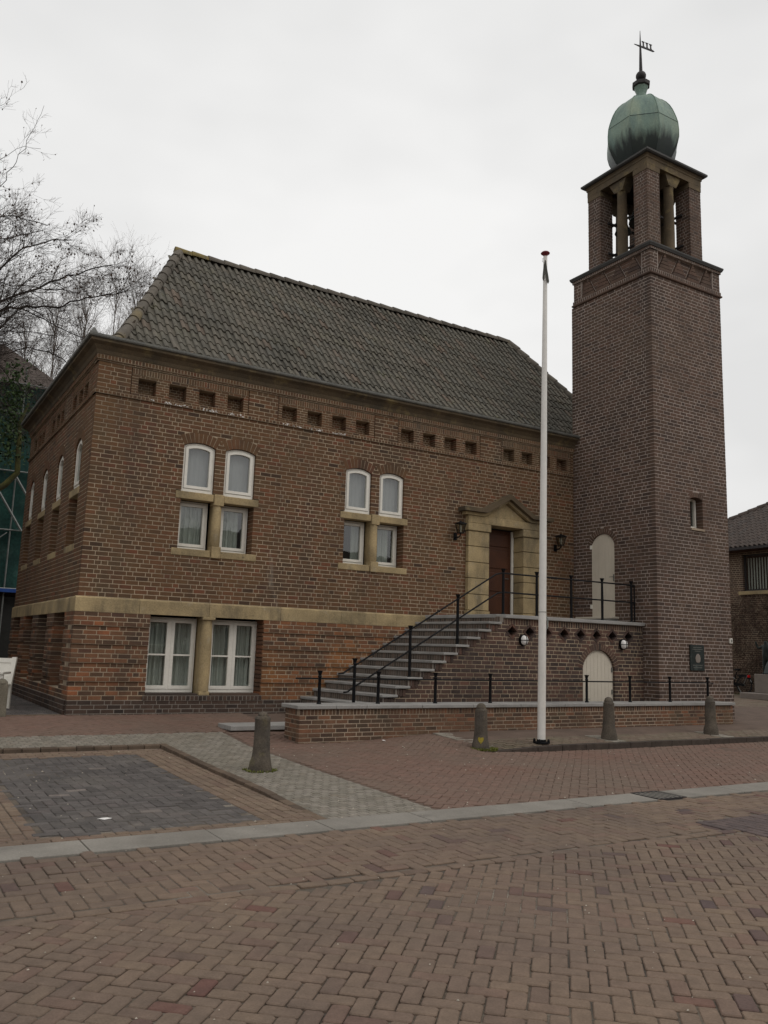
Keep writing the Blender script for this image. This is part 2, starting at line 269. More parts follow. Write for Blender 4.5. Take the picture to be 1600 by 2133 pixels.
def brick_vf(L, H, c0, c1):
    h = CH; V = [(0, 0, c0), (L, 0, c0), (L, H, c0), (0, H, c0), (0, 0, c1-h), (L, 0, c1-h), (L, H, c1-h), (0, H, c1-h), (h, h, c1), (L-h, h, c1), (L-h, H-h, c1), (h, H-h, c1)]
    F = [(8, 9, 10, 11), (4, 5, 9, 8), (5, 6, 10, 9), (6, 7, 11, 10), (7, 4, 8, 11), (0, 1, 5, 4), (1, 2, 6, 5), (2, 3, 7, 6), (3, 0, 4, 7)]
    return V, F
MESHC = {}
class Wall:                                     # collects the bricks and mortar of one thing
    def __init__(s): s.b = []; s.extra = G(); s.mort = G()
    def lay(s, fr, a0, a1, z0, z1, ops=(), c=.077, L=.22, j=.0125, cf=0., dep=.11, jamb=.24, thick=.26, soldier=False, rec=None, mortar=True, pst=.62, edge=None):
        n = max(1, round((z1-z0)/c)); c = (z1-z0)/n
        prevj = []
        for i in range(n):
            newj = []
            zl, zh = z0+i*c, z0+(i+1)*c; k = cf-(rec(i) if rec else 0)
            al = edge(zl, zh) if edge else a0
            for which in (0, 1):
                cuts = []
                for o in ops:
                    q = o(zl, zh, which)
                    if q: cuts += q
                cuts.sort(); iv = []; p = al; left = False
                for (x, y) in cuts:
                    if x > p+.01: iv.append((p, min(x, a1), left, True))
                    if y > p: p = y; left = True
                if p < a1-.01: iv.append((p, a1, left, False))
                for (x, y, jl, jr) in iv:
                    if x >= y: continue
                    if which == 1:
                        if mortar:
                            e = .006; s.mort.prism([(x+(e if jl else .004), zl), (y-(e if jr else .004), zl), (y-(e if jr else .004), zh), (x+(e if jl else .004), zh)], fr, k-thick, k-.0035)
                        continue
                    if soldier:
                        m = max(1, round((y-x)/soldier)); st = (y-x)/m
                        for q in range(m): s.b.append((fr, x+q*st+j/2, x+(q+1)*st-j/2, zl+j/2, zh-j/2, k-dep, k+rng.uniform(-.0015, .002)))
                        continue
                    p = x; heads = 0; first = True
                    while p < y-1e-6:
                        if first: ln = rng.choice((L, L/2, L*.75, L)); first = False
                        elif heads >= 2 or (heads == 0 and rng.random() < pst): ln = L; heads = 0
                        elif heads == 1 and rng.random() < .75: ln = L; heads = 0
                        else: ln = L/2; heads += 1
                        if any(abs(p+ln-w) < .028 for w in prevj):
                            for alt in (L, L/2, L*.75):
                                if not any(abs(p+alt-w) < .028 for w in prevj): ln = alt; break
                        e = p+ln
                        if y-e < .045: e = y
                        newj.append(e)
                        s.b.append((fr, p+(0 if p == x else j/2), e-(0 if e >= y else j/2), zl+j/2, zh-j/2, k-(jamb if (p == x and jl) or (e >= y and jr) else dep), k+rng.uniform(-.0015, .002)))
                        p = e
            prevj = newj
    def arch(s, fr, ac, zc, R, th, ang, cf=0., dep=.2, w=.075, j=.011):
        m = max(3, round(2*ang*(R+th*.4)/w)); st = 2*ang/m
        for q in range(m):
            t0, t1 = -ang+q*st, -ang+(q+1)*st; g0 = j/2/(R+th*.5)
            P = [(ac+r*math.sin(t), zc+r*math.cos(t)) for r, t in ((R, t0+g0), (R, t1-g0), (R+th, t1-g0), (R+th, t0+g0))]
            s.extra.prism(P, fr, cf-dep, cf+rng.uniform(0, .003), rng.random()*.9+.05)
        N = 16; t = [-ang+2*ang*i/N for i in range(N+1)]
        for i in range(N):
            P = [(ac+r*math.sin(x), zc+r*math.cos(x)) for r, x in ((R+.003, t[i]), (R+.003, t[i+1]), (R+th+.06, t[i+1]), (R+th+.06, t[i]))]
            s.mort.prism(P, fr, cf-.2, cf-.004)
    def finish(s, parent, m, mm, n_single=300, name='brick', stuffname='brickwork', mname='mortar'):
        org = ORG.get(parent.name, Vector()); sc = []
        for i, (fr, a0, a1, b0, b1, c0, c1) in enumerate(s.b):
            p = fr.p((a0+a1)/2, (b0+b1)/2, c1); d = CAM-p; D = np.linalg.norm(d); q = -d
            x, y, w = q@r2, q@u2, q@fw
            vis = w > 0 and abs(x/w) < .455 and abs(y/w) < .605
            sc.append(((a1-a0)*(b1-b0)*max(0, d@fr.N)/D**3) if vis else 0)
        sc = np.array(sc); order = np.argsort(-sc); single = set(int(i) for i in order[:n_single] if sc[i] > 0) if n_single else set()
        if len(s.b)-len(single) < 12 and len(s.b) <= 300: single = set(range(len(s.b)))
        g = G(); V = []; F = []; R = []; base = 0
        for i, (fr, a0, a1, b0, b1, c0, c1) in enumerate(s.b):
            if i in single:
                L, H, Dp = round(a1-a0, 3), round(b1-b0, 3), round(c1-c0, 2); key = (L, H, Dp, m)
                if key not in MESHC:
                    me = bpy.data.meshes.new(name); v, f = brick_vf(L, H, -Dp, 0.); me.from_pydata(v, [], f); me.materials.append(K[m]); MESHC[key] = me
                o = bpy.data.objects.new(name, MESHC[key]); link(o, parent)
                T = Matrix.Identity(4); q = fr.p(a0, b0, c1)
                for t in range(3): T[t][0], T[t][1], T[t][2], T[t][3] = fr.A[t], fr.B[t], fr.N[t], q[t]-org[t]
                o.matrix_local = T
                continue
            v, f = brick_vf(a1-a0, b1-b0, c0, c1); v = np.array(v)
            V.append(fr.O+np.outer(v[:, 0]+a0, fr.A)+np.outer(v[:, 1]+b0, fr.B)+np.outer(v[:, 2], fr.N)); F.append(np.array(f)+base); base += 12; R += [rng.random()]*9
        if V:
            g.v = [tuple(x) for x in np.concatenate(V).tolist()]; g.f = [tuple(x) for x in np.concatenate(F).tolist()]; g.r = R
        n = len(g.v); g.v += s.extra.v; g.f += [tuple(n+i for i in f) for f in s.extra.f]; g.r += s.extra.r
        if g.v: g.build(stuffname, m, parent, kind='stuff')
        if s.mort.v: s.mort.build(mname, mm, parent)
def rect(a0, a1, z0, z1): return lambda zl, zh, w: [(a0, a1)] if zh > z0+.037 and zl < z1-.037 else None
def archop(a0, a1, z0, zs, rise, th):            # opening with a segmental or round head plus its ring of voussoirs
    h = (a1-a0)/2; ac = (a0+a1)/2; R = (h*h+rise*rise)/(2*rise); zc = zs+rise-R; ang = math.asin(min(1, h/R))
    if rise > h: ang = math.pi-ang
    def f(zl, zh, w):
        zm = (zl+zh)/2
        if zh <= z0+.02: return None
        if zm <= zs: return [(a0, a1)]
        if w == 0:
            if zm-zc >= R+th: return None
            hw = math.sqrt((R+th)**2-(zm-zc)**2); hw = min(hw, (zm-zc)*math.tan(ang) if ang < 1.5 else 9); return [(ac-hw, ac+hw)]
        if zl-zc >= R: return None
        hw = math.sqrt(max(0, R*R-(max(zl, zs)-zc)**2)); return [(ac-hw, ac+hw)] if hw > .01 else None
    return f, (ac, zc, R, ang)
def outline(a0, a1, z0, zs, rise, d=0., n=10):
    a0, a1, z0 = a0+d, a1-d, z0+d
    if not rise: return [(a0, z0), (a1, z0), (a1, zs-d), (a0, zs-d)]
    h = (a1-a0)/2+d; ac = (a0+a1)/2; R = (h*h+rise*rise)/(2*rise); zc = zs+rise-R; R -= d; hh = (a1-a0)/2; an = math.asin(min(1, hh/R))
    return [(a0, z0), (a1, z0)]+[(ac+R*math.sin(t), zc+R*math.cos(t)) for t in [an-2*an*i/n for i in range(n+1)]]
# ================================================================== GROUND
def ss(a, b, x): t = np.clip((x-a)/(b-a), 0, 1); return t*t*(3-2*t)
def hz(x, y):
    x = np.asarray(x, float); y = np.asarray(y, float)
    g = np.interp(y, [-60, -14, -8, -5, -3, -1.2, 0], [-.4, -.36, -.31, -.27, -.22, -.07, 0])
    g = g-.055*ss(4.6, 6.4, x)*ss(-7.8, -5.5, y)*(1-ss(-4.2, -3.4, y))
    g = g+.12*ss(3.4, 5.8, x)*ss(-4.9, -3.4, y)*(1-ss(-1.6, -.2, y))
    g = np.where(x > 14, np.maximum(g, np.interp(x, [14, 22], [-.3, 0])*ss(-12, -6, y)*0+np.interp(y, [-9, -4.4, 0], [-.3, -.13, -.03])*(1-ss(14, 24, x))), g)
    return g
def sheet(name, xs, ys, dz, m, parent=None, label=None):
    g = G(); X, Y = np.meshgrid(xs, ys); Z = hz(X, Y)+dz; w = len(xs)
    g.v = list(zip(X.ravel().tolist(), Y.ravel().tolist(), Z.ravel().tolist()))
    g.f = [(j*w+i, j*w+i+1, (j+1)*w+i+1, (j+1)*w+i) for j in range(len(ys)-1) for i in range(w-1)]; g.r = [0]*len(g.f)
    return g.build(name, m, parent, smooth=True)
ar = lambda a, b, s: list(np.arange(a, b+s*.5, s))
gr = sheet('ground', [-250, -120, -60, -30]+ar(-16, 30, .5)+[40, 60, 120, 250], [-250, -120, -60, -30]+ar(-18, 12, .5)+[20, 40, 80, 160, 300], -.09, 'ground'); tag(gr, kind='structure')
class Pave:
    def __init__(s): s.b = []
    def herring(s, x0, x1, y0, y1, ang, w, inside, gap=.0065, z=0.):
        c, sn = math.cos(ang), math.sin(ang); R = math.hypot(x1-x0, y1-y0)/2; mx, my = (x0+x1)/2, (y0+y1)/2; n = int(R/w)+3
        for i in range(-n, n):
            for k in range(-n, n):
                t = (i-k) % 4
                if t == 0: u, v, L, Wd = (i+1)*w, (k+.5)*w, 2*w, w
                elif t == 3: u, v, L, Wd = (i+.5)*w, (k+1)*w, w, 2*w
                else: continue
                x, y = mx+u*c-v*sn, my+u*sn+v*c
                if x0 <= x <= x1 and y0 <= y <= y1 and inside(x, y): s.b.append((x+rng.gauss(0, .0012), y+rng.gauss(0, .0012), ang+rng.gauss(0, .012), L-gap, Wd-gap, z+rng.gauss(0, .0016)+.005*math.sin(x*1.7+y*.6)*math.sin(y*1.9-x*.4)))
    def rows(s, x0, x1, y0, y1, L, Wd, inside=lambda x, y: True, gap=.008, z=0., jit=0., swap=False):
        k = 0; y = y0
        while y < y1-Wd*.5:
            x = x0-(L/2 if k % 2 else 0)
            while x < x1:
                a, b = max(x, x0), min(x+L, x1); cx, cy = (a+b)/2, y+Wd/2
                if b-a > .03 and inside(cx, cy): s.b.append((cx, cy, rng.uniform(-jit, jit)*4, b-a-gap-rng.uniform(0, jit), Wd-gap-rng.uniform(0, jit), z+rng.uniform(-.003, .002)))
                x += L
            y += Wd; k += 1
    def cols(s, x0, x1, y0, y1, L, Wd, **kw):
        t = Pave(); t.rows(y0, y1, x0, x1, L, Wd, **kw); s.b += [(y, x, -a, w, l, z) for x, y, a, l, w, z in t.b]
    def finish(s, parent, m, n_single=0, name='paving_brick', stuff='paving_bricks'):
        if not s.b: return
        A = np.array(s.b); P = np.stack([A[:, 0], A[:, 1], hz(A[:, 0], A[:, 1])], 1); q = P-CAM; w = q@fw
        vis = (w > .5) & (abs(q@r2/np.maximum(w, .1)) < .457) & (abs(q@u2/np.maximum(w, .1)) < .609)
        sc = np.where(vis, A[:, 3]*A[:, 4]/np.maximum(w, .1)**3, 0); single = set(int(i) for i in np.argsort(-sc)[:n_single] if sc[i] > 0)
        rest = [i for i in range(len(s.b)) if i not in single]
        h = .005; D = .05; q_ = .011
        def tmpl(L, Wd):
            out_ = []
            for e, z in ((0, -D), (0, -h), (h, 0)):
                a, b = L/2-e, Wd/2-e; c = q_*(1 if e == 0 else .8)
                out_ += [(-a+c, -b, z), (a-c, -b, z), (a, -b+c, z), (a, b-c, z), (a-c, b, z), (-a+c, b, z), (-a, b-c, z), (-a, -b+c, z)]
            return out_
        F = [tuple(range(16, 24))]+[(8*r+k, 8*r+(k+1) % 8, 8*r+8+(k+1) % 8, 8*r+8+k) for r in (0, 1) for k in range(8)]
        for i in sorted(single):
            x, y, a, L, Wd, z = s.b[i]; key = (round(L, 3), round(Wd, 3), m)
            if key not in MESHC:
                me = bpy.data.meshes.new(name); me.from_pydata(tmpl(L, Wd), [], F); me.materials.append(K[m]); MESHC[key] = me
            o = bpy.data.objects.new(name, MESHC[key]); link(o, parent); org = ORG.get(parent.name, Vector())
            o.location = (x-org.x, y-org.y, float(hz(x, y))+z-org.z); o.rotation_euler = (rng.uniform(-.012, .012), rng.uniform(-.012, .012), a)
        if rest:
            B = A[rest]; T = np.array(tmpl(2., 2.)); T0 = np.array(tmpl(4., 4.)); sx = np.sign(T[:, 0]); sy = np.sign(T[:, 1]); ox = sx-T[:, 0]; oy = sy-T[:, 1]
            lx = sx[None]*B[:, 3:4]/2-ox[None]; ly = sy[None]*B[:, 4:5]/2-oy[None]; c, sn = np.cos(B[:, 2:3]), np.sin(B[:, 2:3])
            X = B[:, 0:1]+lx*c-ly*sn; Y = B[:, 1:2]+lx*sn+ly*c; tilt = nr.uniform(-.015, .015, (len(B), 2)); Z = hz(X, Y)+B[:, 5:6]+T[None, :, 2]+lx*tilt[:, :1]+ly*tilt[:, 1:]
            g = G(); g.v = list(zip(X.ravel().tolist(), Y.ravel().tolist(), Z.ravel().tolist()))
            for i in range(len(B)): g.f += [tuple(24*i+k for k in f) for f in F]
            g.r = np.repeat(nr.uniform(0.01, .99, len(B)), len(F)).tolist(); g.build(stuff, m, parent, kind='stuff')
def struct(name, x0, x1, y0, y1, m='bed', dz=-.01, st=.5):
    xs = list(np.linspace(x0, x1, max(2, int((x1-x0)/st)+1))); ys = list(np.linspace(y0, y1, max(2, int((y1-y0)/st)+1)))
    return tag(sheet(name, xs, ys, dz, m), kind='structure')
GY0, GY1 = -8.19, -7.79
# street
street = struct('street', -16, 26, -17, GY0-.005)
P = Pave(); P.herring(-9, 14, -15.2, -9.55, math.radians(-43), .0935, lambda x, y: y < -9.6 and (x-CAM[0])*fw[0]+(y-CAM[1])*fw[1] > -1.5)
P.finish(street, 'pave', 300)
P = Pave(); P.herring(-6, 20, -9.5, GY0-.02, 0, .101, lambda x, y: y > -9.5 and not (x > 3.95+(y+9.3)*-.6 and -9.95 < y < -9.15 and x > 3.9)); P.finish(street, 'pave', 0)
P = Pave(); P.rows(-9, 20, -9.61, -9.51, .2, .1, z=.003); P.finish(street, 'pave', 0)
P = Pave(); P.cols(3.95, 7.6, -9.95, -9.17, .2, .1, z=.006, inside=lambda y, x: x > 3.95+abs(y+9.3)*.15); P.finish(street, 'pavep', 0)
# concrete gutter
gut = struct('gutter', -16, 26, GY0, GY1, 'kerb', -.03)
x = -15.4; k = 0
while x < 26:
    L = 1.0
    if not (4.55 < x < 5.05):
        x1 = 4.62 if x < 4.62 < x+L else x+L
        g = G(); n = 1
        vs = [(x+.004, GY0), (x1-.004, GY0), (x1-.004, GY1), (x+.004, GY1)]
        if x >= 5.05 or x1 <= 4.63:
            z = [float(hz(a, b)) for a, b in vs]; g.add([(a, b, q-.06) for (a, b), q in zip(vs, z)]+[(a, b, q+.004+.001*(k % 3)) for (a, b), q in zip(vs, z)], [(0, 3, 2, 1), (4, 5, 6, 7), (0, 1, 5, 4), (1, 2, 6, 5), (2, 3, 7, 6), (3, 0, 4, 7)])
            g.build('slab', 'conc', gut, bevel=.006)
    x = 5.07 if x < 4.62 <= x+L else x+L; k += 1
# drain grate in the gutter
gz = float(hz(4.85, -8)); t = thing('drain_grate', (4.85, -7.95, gz), 'black slotted iron drain grate set in the pale gutter', 'drain grate')
G().box(4.635, 5.055, -8.19, -8.16, gz-.02, gz+.006).box(4.635, 5.055, -7.79, -7.75, gz-.02, gz+.006).box(4.635, 4.65, -8.15, -7.79, gz-.02, gz+.006).box(5.04, 5.055, -8.15, -7.79, gz-.02, gz+.006).build('frame', 'iron', t)
for i in range(5): G().box(4.685+i*.074, 4.712+i*.074, -8.15, -7.79, gz-.02, gz+.006).build('bar', 'tyre', t)
G().box(4.64, 5.05, -8.16, -7.78, gz-.03, gz+.0035).build('silt', 'conc', t)
# parking bay with dark clinkers
bay = struct('parking_bay', -16, .66, GY1, -3.02, 'bed', -.004)
bd = lambda x, y: x < .2 and -7.62 < y < -3.5 and not (-2.05 < x < -1.6)
P = Pave(); P.herring(-6, .2, -7.62, -3.5, 0, .1, bd, gap=.004, z=.004); P.finish(bay, 'paved', 120)
P = Pave(); P.rows(-7, .655, -7.785, -7.62, .2, .083, z=.005); P.cols(.2, .655, -7.62, -3.5, .2, .1, z=.005); P.cols(-2.05, -1.6, -7.62, -3.5, .2, .1, z=.004); P.rows(-7, .655, -3.5, -3.05, .2, .09, z=.005); P.finish(bay, 'paveb', 90)
kb = struct('kerb', -16, .78, -3.03, -2.9, 'kerb', -.05)
def kerbrow(pts, par, n_up, w=.1, ln=.22, m='kerb', drop=.12):
    (xa, ya), (xb, yb) = pts; D = math.hypot(xb-xa, yb-ya); n = int(D/ln); dx, dy = (xb-xa)/D, (yb-ya)/D; nx, ny = -dy, dx
    for i in range(n):
        a, b = i*D/n+.004, (i+1)*D/n-.004; q = [(xa+dx*a, ya+dy*a), (xa+dx*b, ya+dy*b), (xa+dx*b+nx*w, ya+dy*b+ny*w), (xa+dx*a+nx*w, ya+dy*a+ny*w)]
        z = [float(hz(*c)) for c in q]; e = rng.uniform(-.004, .004)
        G().add([(c[0], c[1], t-drop) for c, t in zip(q, z)]+[(c[0], c[1], t+n_up(c[0], c[1])+e) for c, t in zip(q, z)], [(0, 3, 2, 1), (4, 5, 6, 7), (0, 1, 5, 4), (1, 2, 6, 5), (2, 3, 7, 6), (3, 0, 4, 7)], rng.random()).build('kerb_brick', m, par, bevel=.008)
kup = lambda x, y: .045*float(ss(-7.7, -6, y))
kerbrow([(-6, -3.0), (.66, -3.0)], kb, lambda x, y: .045)
kerbrow([(.66, -7.78), (.66, -2.9)][::-1], kb, kup, w=.1)
# grey sett strip round the bay
sett = struct('sett_pavement', -16, 1.95, GY1, -1.9, 'bed3', -.006)
ins = lambda x, y: (x > .78 or y > -2.88)
P = Pave(); P.rows(-5, 1.95, -7.785, -1.95, .105, .098, inside=ins, gap=.005, jit=.009, z=.0); P.finish(sett, 'paveg', 160, 'paving_stone', 'paving_stones')
# red brick pavement in front of the house and drive
pav = struct('brick_pavement', -16, 26, GY1, 0.1, 'bed2', -.009)
fpoly = lambda x, y: x > 5.15+(y+3.0)*-.05 and y > -4.36
P = Pave(); P.herring(-5, 17, GY1+.02, 0, math.radians(45), .1, gap=.005, inside=lambda x, y: not (x < 1.97 and y < -1.9) and not fpoly(x, y) and not (x > 2.95 and y > -3.0)); P.finish(pav, 'paver', 60)
# raised sidewalk on the right
def fz(x, y): return float(np.interp(y, [-4.4, -3.0], [-.195, -.112]))
_h = hz
side = None
def hz2(x, y):
    x = np.asarray(x, float); y = np.asarray(y, float)
    r = np.interp(y, [-4.4, -3.0, 6], [-.2, -.115, -.02]); flat = 1-ss(5.15, 6.6, x)
    return r*(1-flat*.0)+np.where(y < -3.6, -.055*flat*(ss(-3.6, -4.4, y)), 0)
hz_old = hz; hz = hz2
side = struct('sidewalk', 5.2, 26, -4.36, -2.9, 'bed', -.008)
strips = [5.35, 8.12, 11.0, 13.9, 16.8]
st = lambda x: any(abs(x-q) < .16 for q in strips)
P = Pave(); P.rows(5.2, 18, -4.34, -2.92, .2, .1, inside=lambda x, y: not st(x)); P.finish(side, 'pavew', 60)
P = Pave()
for q in strips: P.rows(q-.16, q+.16, -4.34, -2.92, .16, .15, gap=.005, z=.004)
P.finish(side, 'strip', 40, 'paving_stone', 'paving_stones')
kb2 = struct('kerb', 5.2, 26, -4.46, -4.36, 'kerb', -.1)
kerbrow([(18, -4.36), (5.15, -4.36)], kb2, lambda x, y: .004, w=.11, ln=.5, m='kerbdk', drop=.18)
side2 = struct('square', 13.75, 60, -2.9, 40, 'bed', -.016, 2.)
P = Pave(); P.rows(13.8, 19, -2.9, 4, .2, .1); P.finish(side2, 'paver', 0)
P = Pave(); P.rows(19, 25.6, -2.9, 7.5, .3, .3); P.finish(side2, 'pavew', 0)
hz = hz_old
# cobbled strip along the left wall
strip = struct('cobble_strip', -6, -.09, .02, 9, 'bed', -.012)
P = Pave(); P.rows(-5, -.1, .05, 8, .11, .1, jit=.02, z=.01); P.finish(strip, 'paved', 0, 'cobble', 'cobbles')
kerbrow([(-.1, 0.0), (-5, 0.0)], strip, lambda x, y: .012, w=.05, ln=.9, m='kerb', drop=.08)
# ================================================================== HOUSE
C = .077; ZB = 22*C; ZBT = 1.95; ZR = 5.506; HX, HY = 14.4, 7.1
house = thing('brick_house', (0, 0, 0), 'two storey brown brick town hall with grey tiled hipped roof and white windows', 'building')
W1 = Wall(); W2 = Wall()                         # upper walls, base walls
FU, LU = FRONT(0), LEFT(0); FB, LB = FRONT(-.04), LEFT(-.04)
WT = 1e9
# --- openings: (x0, x1) pairs on the front; y pairs on the left side
pairs = [1.63, 5.01]; ly = [.8, 2.49, 4.18, 5.87]
opsF = []; archs = []
for x in pairs:
    for dx in (0, .8):
        f, a = archop(x+dx, x+dx+.605, 3.945, 4.8, .075, .19); opsF.append(f); archs.append((FU, a))
    opsF += [rect(x-.1, x+1.51, 3.8, 3.945), rect(x, x+1.42, 2.9, 3.8), rect(x-.11, x+1.52, 2.77, 2.9)]
opsF.append(rect(8.06, 10.2, 1.9, 4.25))
opsF.append(lambda zl, zh, w: None)
opsL = []
for y in ly:
    f, a = archop(-y-.605, -y, 3.945, 4.72, .16, .19); opsL.append(f); archs.append((LU, a))
    opsL += [rect(-y-.8, -y+.08, 3.8, 3.945), rect(-y-.72, -y+.02, 2.9, 3.8), rect(-y-.8, -y+.08, 2.77, 2.9)]
zc0 = ZBT; 
W1.lay(FU, 0, 11.27, zc0, ZR, opsF, jamb=.3, thick=.3); W1.lay(FU, 13.7, HX, zc0, ZR)
W1.lay(LU, -HY, -.11, zc0, ZR, opsL)
for fr, (ac, zc, R, an) in archs: W1.arch(fr, ac, zc, R, .19, an)
# --- frieze with niches
ZF0, ZF1 = 5.53, 6.07
panels = [(.58, 2.83, [.716, 1.278, 1.84, 2.402]), (3.44, 5.65, [3.535, 4.09, 4.645, 5.2]), (6.22, 8.43, [6.307, 6.87, 7.44, 8.007]), (9.03, 11.2, [9.1, 9.65, 10.2, 10.74])]
lp = [(.55, 2.3, [.75, 1.2, 1.75]), (2.75, 4.5, [2.95, 3.4, 3.95]), (4.95, 6.7, [5.15, 5.6, 6.15])]
fg = G()
def frieze(fr, a0, a1, pans, sgn=1):
    ps = sorted([(p0, p1) if sgn == 1 else (-p1, -p0) for p0, p1, _ in pans]); e = a0
    for (p0, p1) in ps+[(a1, a1)]:
        if p0 > e+.05: W1.lay(fr, e, p0, ZF0, ZF1)
        e = p1
    for p0, p1, hs in pans:
        q0, q1 = (p0, p1) if sgn == 1 else (-p1, -p0); w = .315
        hh = [(h, h+w) if sgn == 1 else (-h-w, -h) for h in hs]; ops = [rect(h0, h1, 5.60, 5.92) for h0, h1 in hh]
        W1.lay(fr, q0+.01, q1-.01, ZF0+.02, 5.94, ops, c=.049, L=.16, j=.009, cf=-.004, dep=.06, jamb=.19)
        W1.lay(fr, q0+.01, q1-.01, 5.94, 6.055, (), c=.115, soldier=.05, j=.009, cf=.004, dep=.06)
        for h0, h1 in hh: W1.lay(fr, h0-.01, h1+.01, 5.59, 5.93, (), c=.049, L=.16, j=.009, cf=-.19, dep=.03, thick=.08)
frieze(FU, 0, 11.27, panels); frieze(LU, -HY, -.11, lp, -1); W1.lay(FU, 13.7, HX, ZF0, ZF1)
# rope course under the frieze and soldier rows under the cornice
W1.lay(FU, -.03, 11.27, ZR-.02, ZF0+.015, (), c=.2, soldier=.073, cf=.035, dep=.12); W1.lay(LU, -HY, .02, ZR-.02, ZF0+.015, (), c=.2, soldier=.073, cf=.035, dep=.12)
W1.lay(FU, -.03, 11.27, 6.07, 6.1, (), c=.2, L=.22, cf=.02); W1.lay(LU, -HY, .02, 6.07, 6.1, (), c=.2, cf=.02)
W1.lay(FU, -.045, 11.27, 6.1, 6.18, (), c=.2, soldier=.06, cf=.045, dep=.12); W1.lay(LU, -HY, .03, 6.1, 6.18, (), c=.2, soldier=.06, cf=.045, dep=.12)
eff = G()
for (e0, e1) in ((1.2, 1.62), (1.82, 2.2), (2.4, 2.75), (.95, 1.05), (3.55, 3.95), (4.1, 4.4), (4.65, 4.95)):
    for _ in range(int((e1-e0)*55)):
        x = rng.uniform(e0, e1); z = ZR+abs(rng.gauss(0, .022))-.01; s = rng.uniform(.006, .022); P_ = [(x+s*math.cos(t)*rng.uniform(.5, 1.2), z+s*.6*math.sin(t)*rng.uniform(.5, 1.2)) for t in np.linspace(0, 6.283, 8)[:-1]]
        if z < ZF0+.01: eff.prism(P_, FU, .03, .0395)
eff.build('salt_bloom', 'litter', house, kind='stuff')
# --- base walls: every fourth course set back
rec = lambda i: .026 if (21-i) in (3, 7, 11, 15) else (-.018 if i < 3 else 0)
bwF = [(1.235, 2.175), (2.405, 3.36)]; bwL = [(.77, 1.75), (2.44, 3.42), (4.11, 5.09), (5.74, 6.7)]
opB = [rect(a, b, .31, ZB+.1) for a, b in bwF]+[rect(2.1, 2.5, .31, ZB+.1), rect(1.2, 3.39, .222, .31)]
opBL = [rect(-b, -a, .36, ZB+.1) for a, b in bwL]
W3 = Wall(); W4 = Wall(); rec3 = lambda i: rec(i+3)
W2.lay(FB, -.04, 3.37, 3*C, ZB, opB, rec=rec3, jamb=.42, thick=.42); W4.lay(FB, 3.37, 11.27, 3*C, ZB, [rect(3.3, 3.372, .31, ZB+.1)], rec=rec3, jamb=.42, thick=.42); W2.lay(LB, -HY, -.07, 3*C, ZB, opBL, rec=rec3, jamb=.42, thick=.42)
W3.lay(FB, -.04, 11.27, -.35, 3*C, (), cf=.018); W3.lay(FB, 1.2, 3.39, .222, .31, (), c=.2, soldier=.075, cf=.03, dep=.2)
W3.lay(LB, -HY, -.07, -.1, 3*C, (), cf=.018)
W1.finish(house, 'brick', 'mortar', 300); W2.finish(house, 'brickbase', 'mortar', 0, stuffname='base_brickwork', mname='base_mortar'); W4.finish(house, 'obrick', 'mortar', 0, stuffname='repair_brickwork', mname='repair_mortar'); W3.finish(house, 'pbrick', 'rmortar', 0, stuffname='plinth_brickwork', mname='plinth_mortar')
# plain walls out of sight, dark core
G().box(13.9, HX, .3, HY, 0, 6.2).box(.3, HX-.3, HY-.3, HY, 0, 6.2).build('wall', 'brick', house)
G().box(.9, HX-.6, .9, HY-.6, -.3, 6.3).build('core', 'dark', house)
# --- stone band
def stones(fr, cuts, z0, z1, cf, slope=.03, m='stone', back=-.05, name='band_stone'):
    for a, b in zip(cuts[:-1], cuts[1:]):
        v = [fr.p(q, z, c) for q in (a+.003, b-.003) for (z, c) in ((z0, back), (z0, cf), (z1-slope, cf), (z1, back+.02 if back > -.05 else .004), (z1, back))]
        G().add(v, [(0, 5, 6, 1), (1, 6, 7, 2), (2, 7, 8, 3), (3, 8, 9, 4), (0, 1, 2, 3, 4), (9, 8, 7, 6, 5)]).build(name, m, house)
stones(FU, [-.045, 1.03, 2.29, 3.7, 5.0, 6.3, 7.06], ZB, ZBT, .045); stones(LU, [-HY, -5.4, -3.9, -2.4, -1.1, .003], ZB, ZBT, .044)
# --- cornice swept round the house
prof = [(0, 6.18), (.05, 6.18), (.06, 6.2), (.075, 6.25), (.13, 6.32), (.19, 6.36), (.2, 6.37), (.2, 6.41), (.235, 6.42), (.245, 6.44), (.245, 6.475), (.2, 6.475), (.19, 6.44), (0, 6.44)]
path = [((11.265, 0), (0, -1)), ((0, 0), (-1, -1)), ((0, HY), (-1, 1)), ((HX, HY), (1, 1)), ((HX, 0), (1, -1)), ((13.7, 0), (0, -1))]
def sweep(lo, hi):
    g = G(); n = hi-lo
    for (x, y), (dx, dy) in path:
        for o, z in prof[lo:hi]: g.v.append((x+dx*o, y+dy*o, z))
    for i in range(len(path)-1):
        for k in range(n-1): g.f.append((i*n+k, i*n+k+1, (i+1)*n+k+1, (i+1)*n+k)); g.r.append(0)
    return g
sweep(0, 8).build('cornice', 'stonedk', house); sweep(7, 14).build('gutter', 'lead', house)
G().add([(-.24, -.24, 6.475), (-.1, -.24, 6.475), (-.1, -.1, 6.475), (-.24, -.1, 6.475), (-.17, -.17, 6.6)], [(0, 1, 4), (1, 2, 4), (2, 3, 4), (3, 0, 4)]).build('finial', 'lead', house)
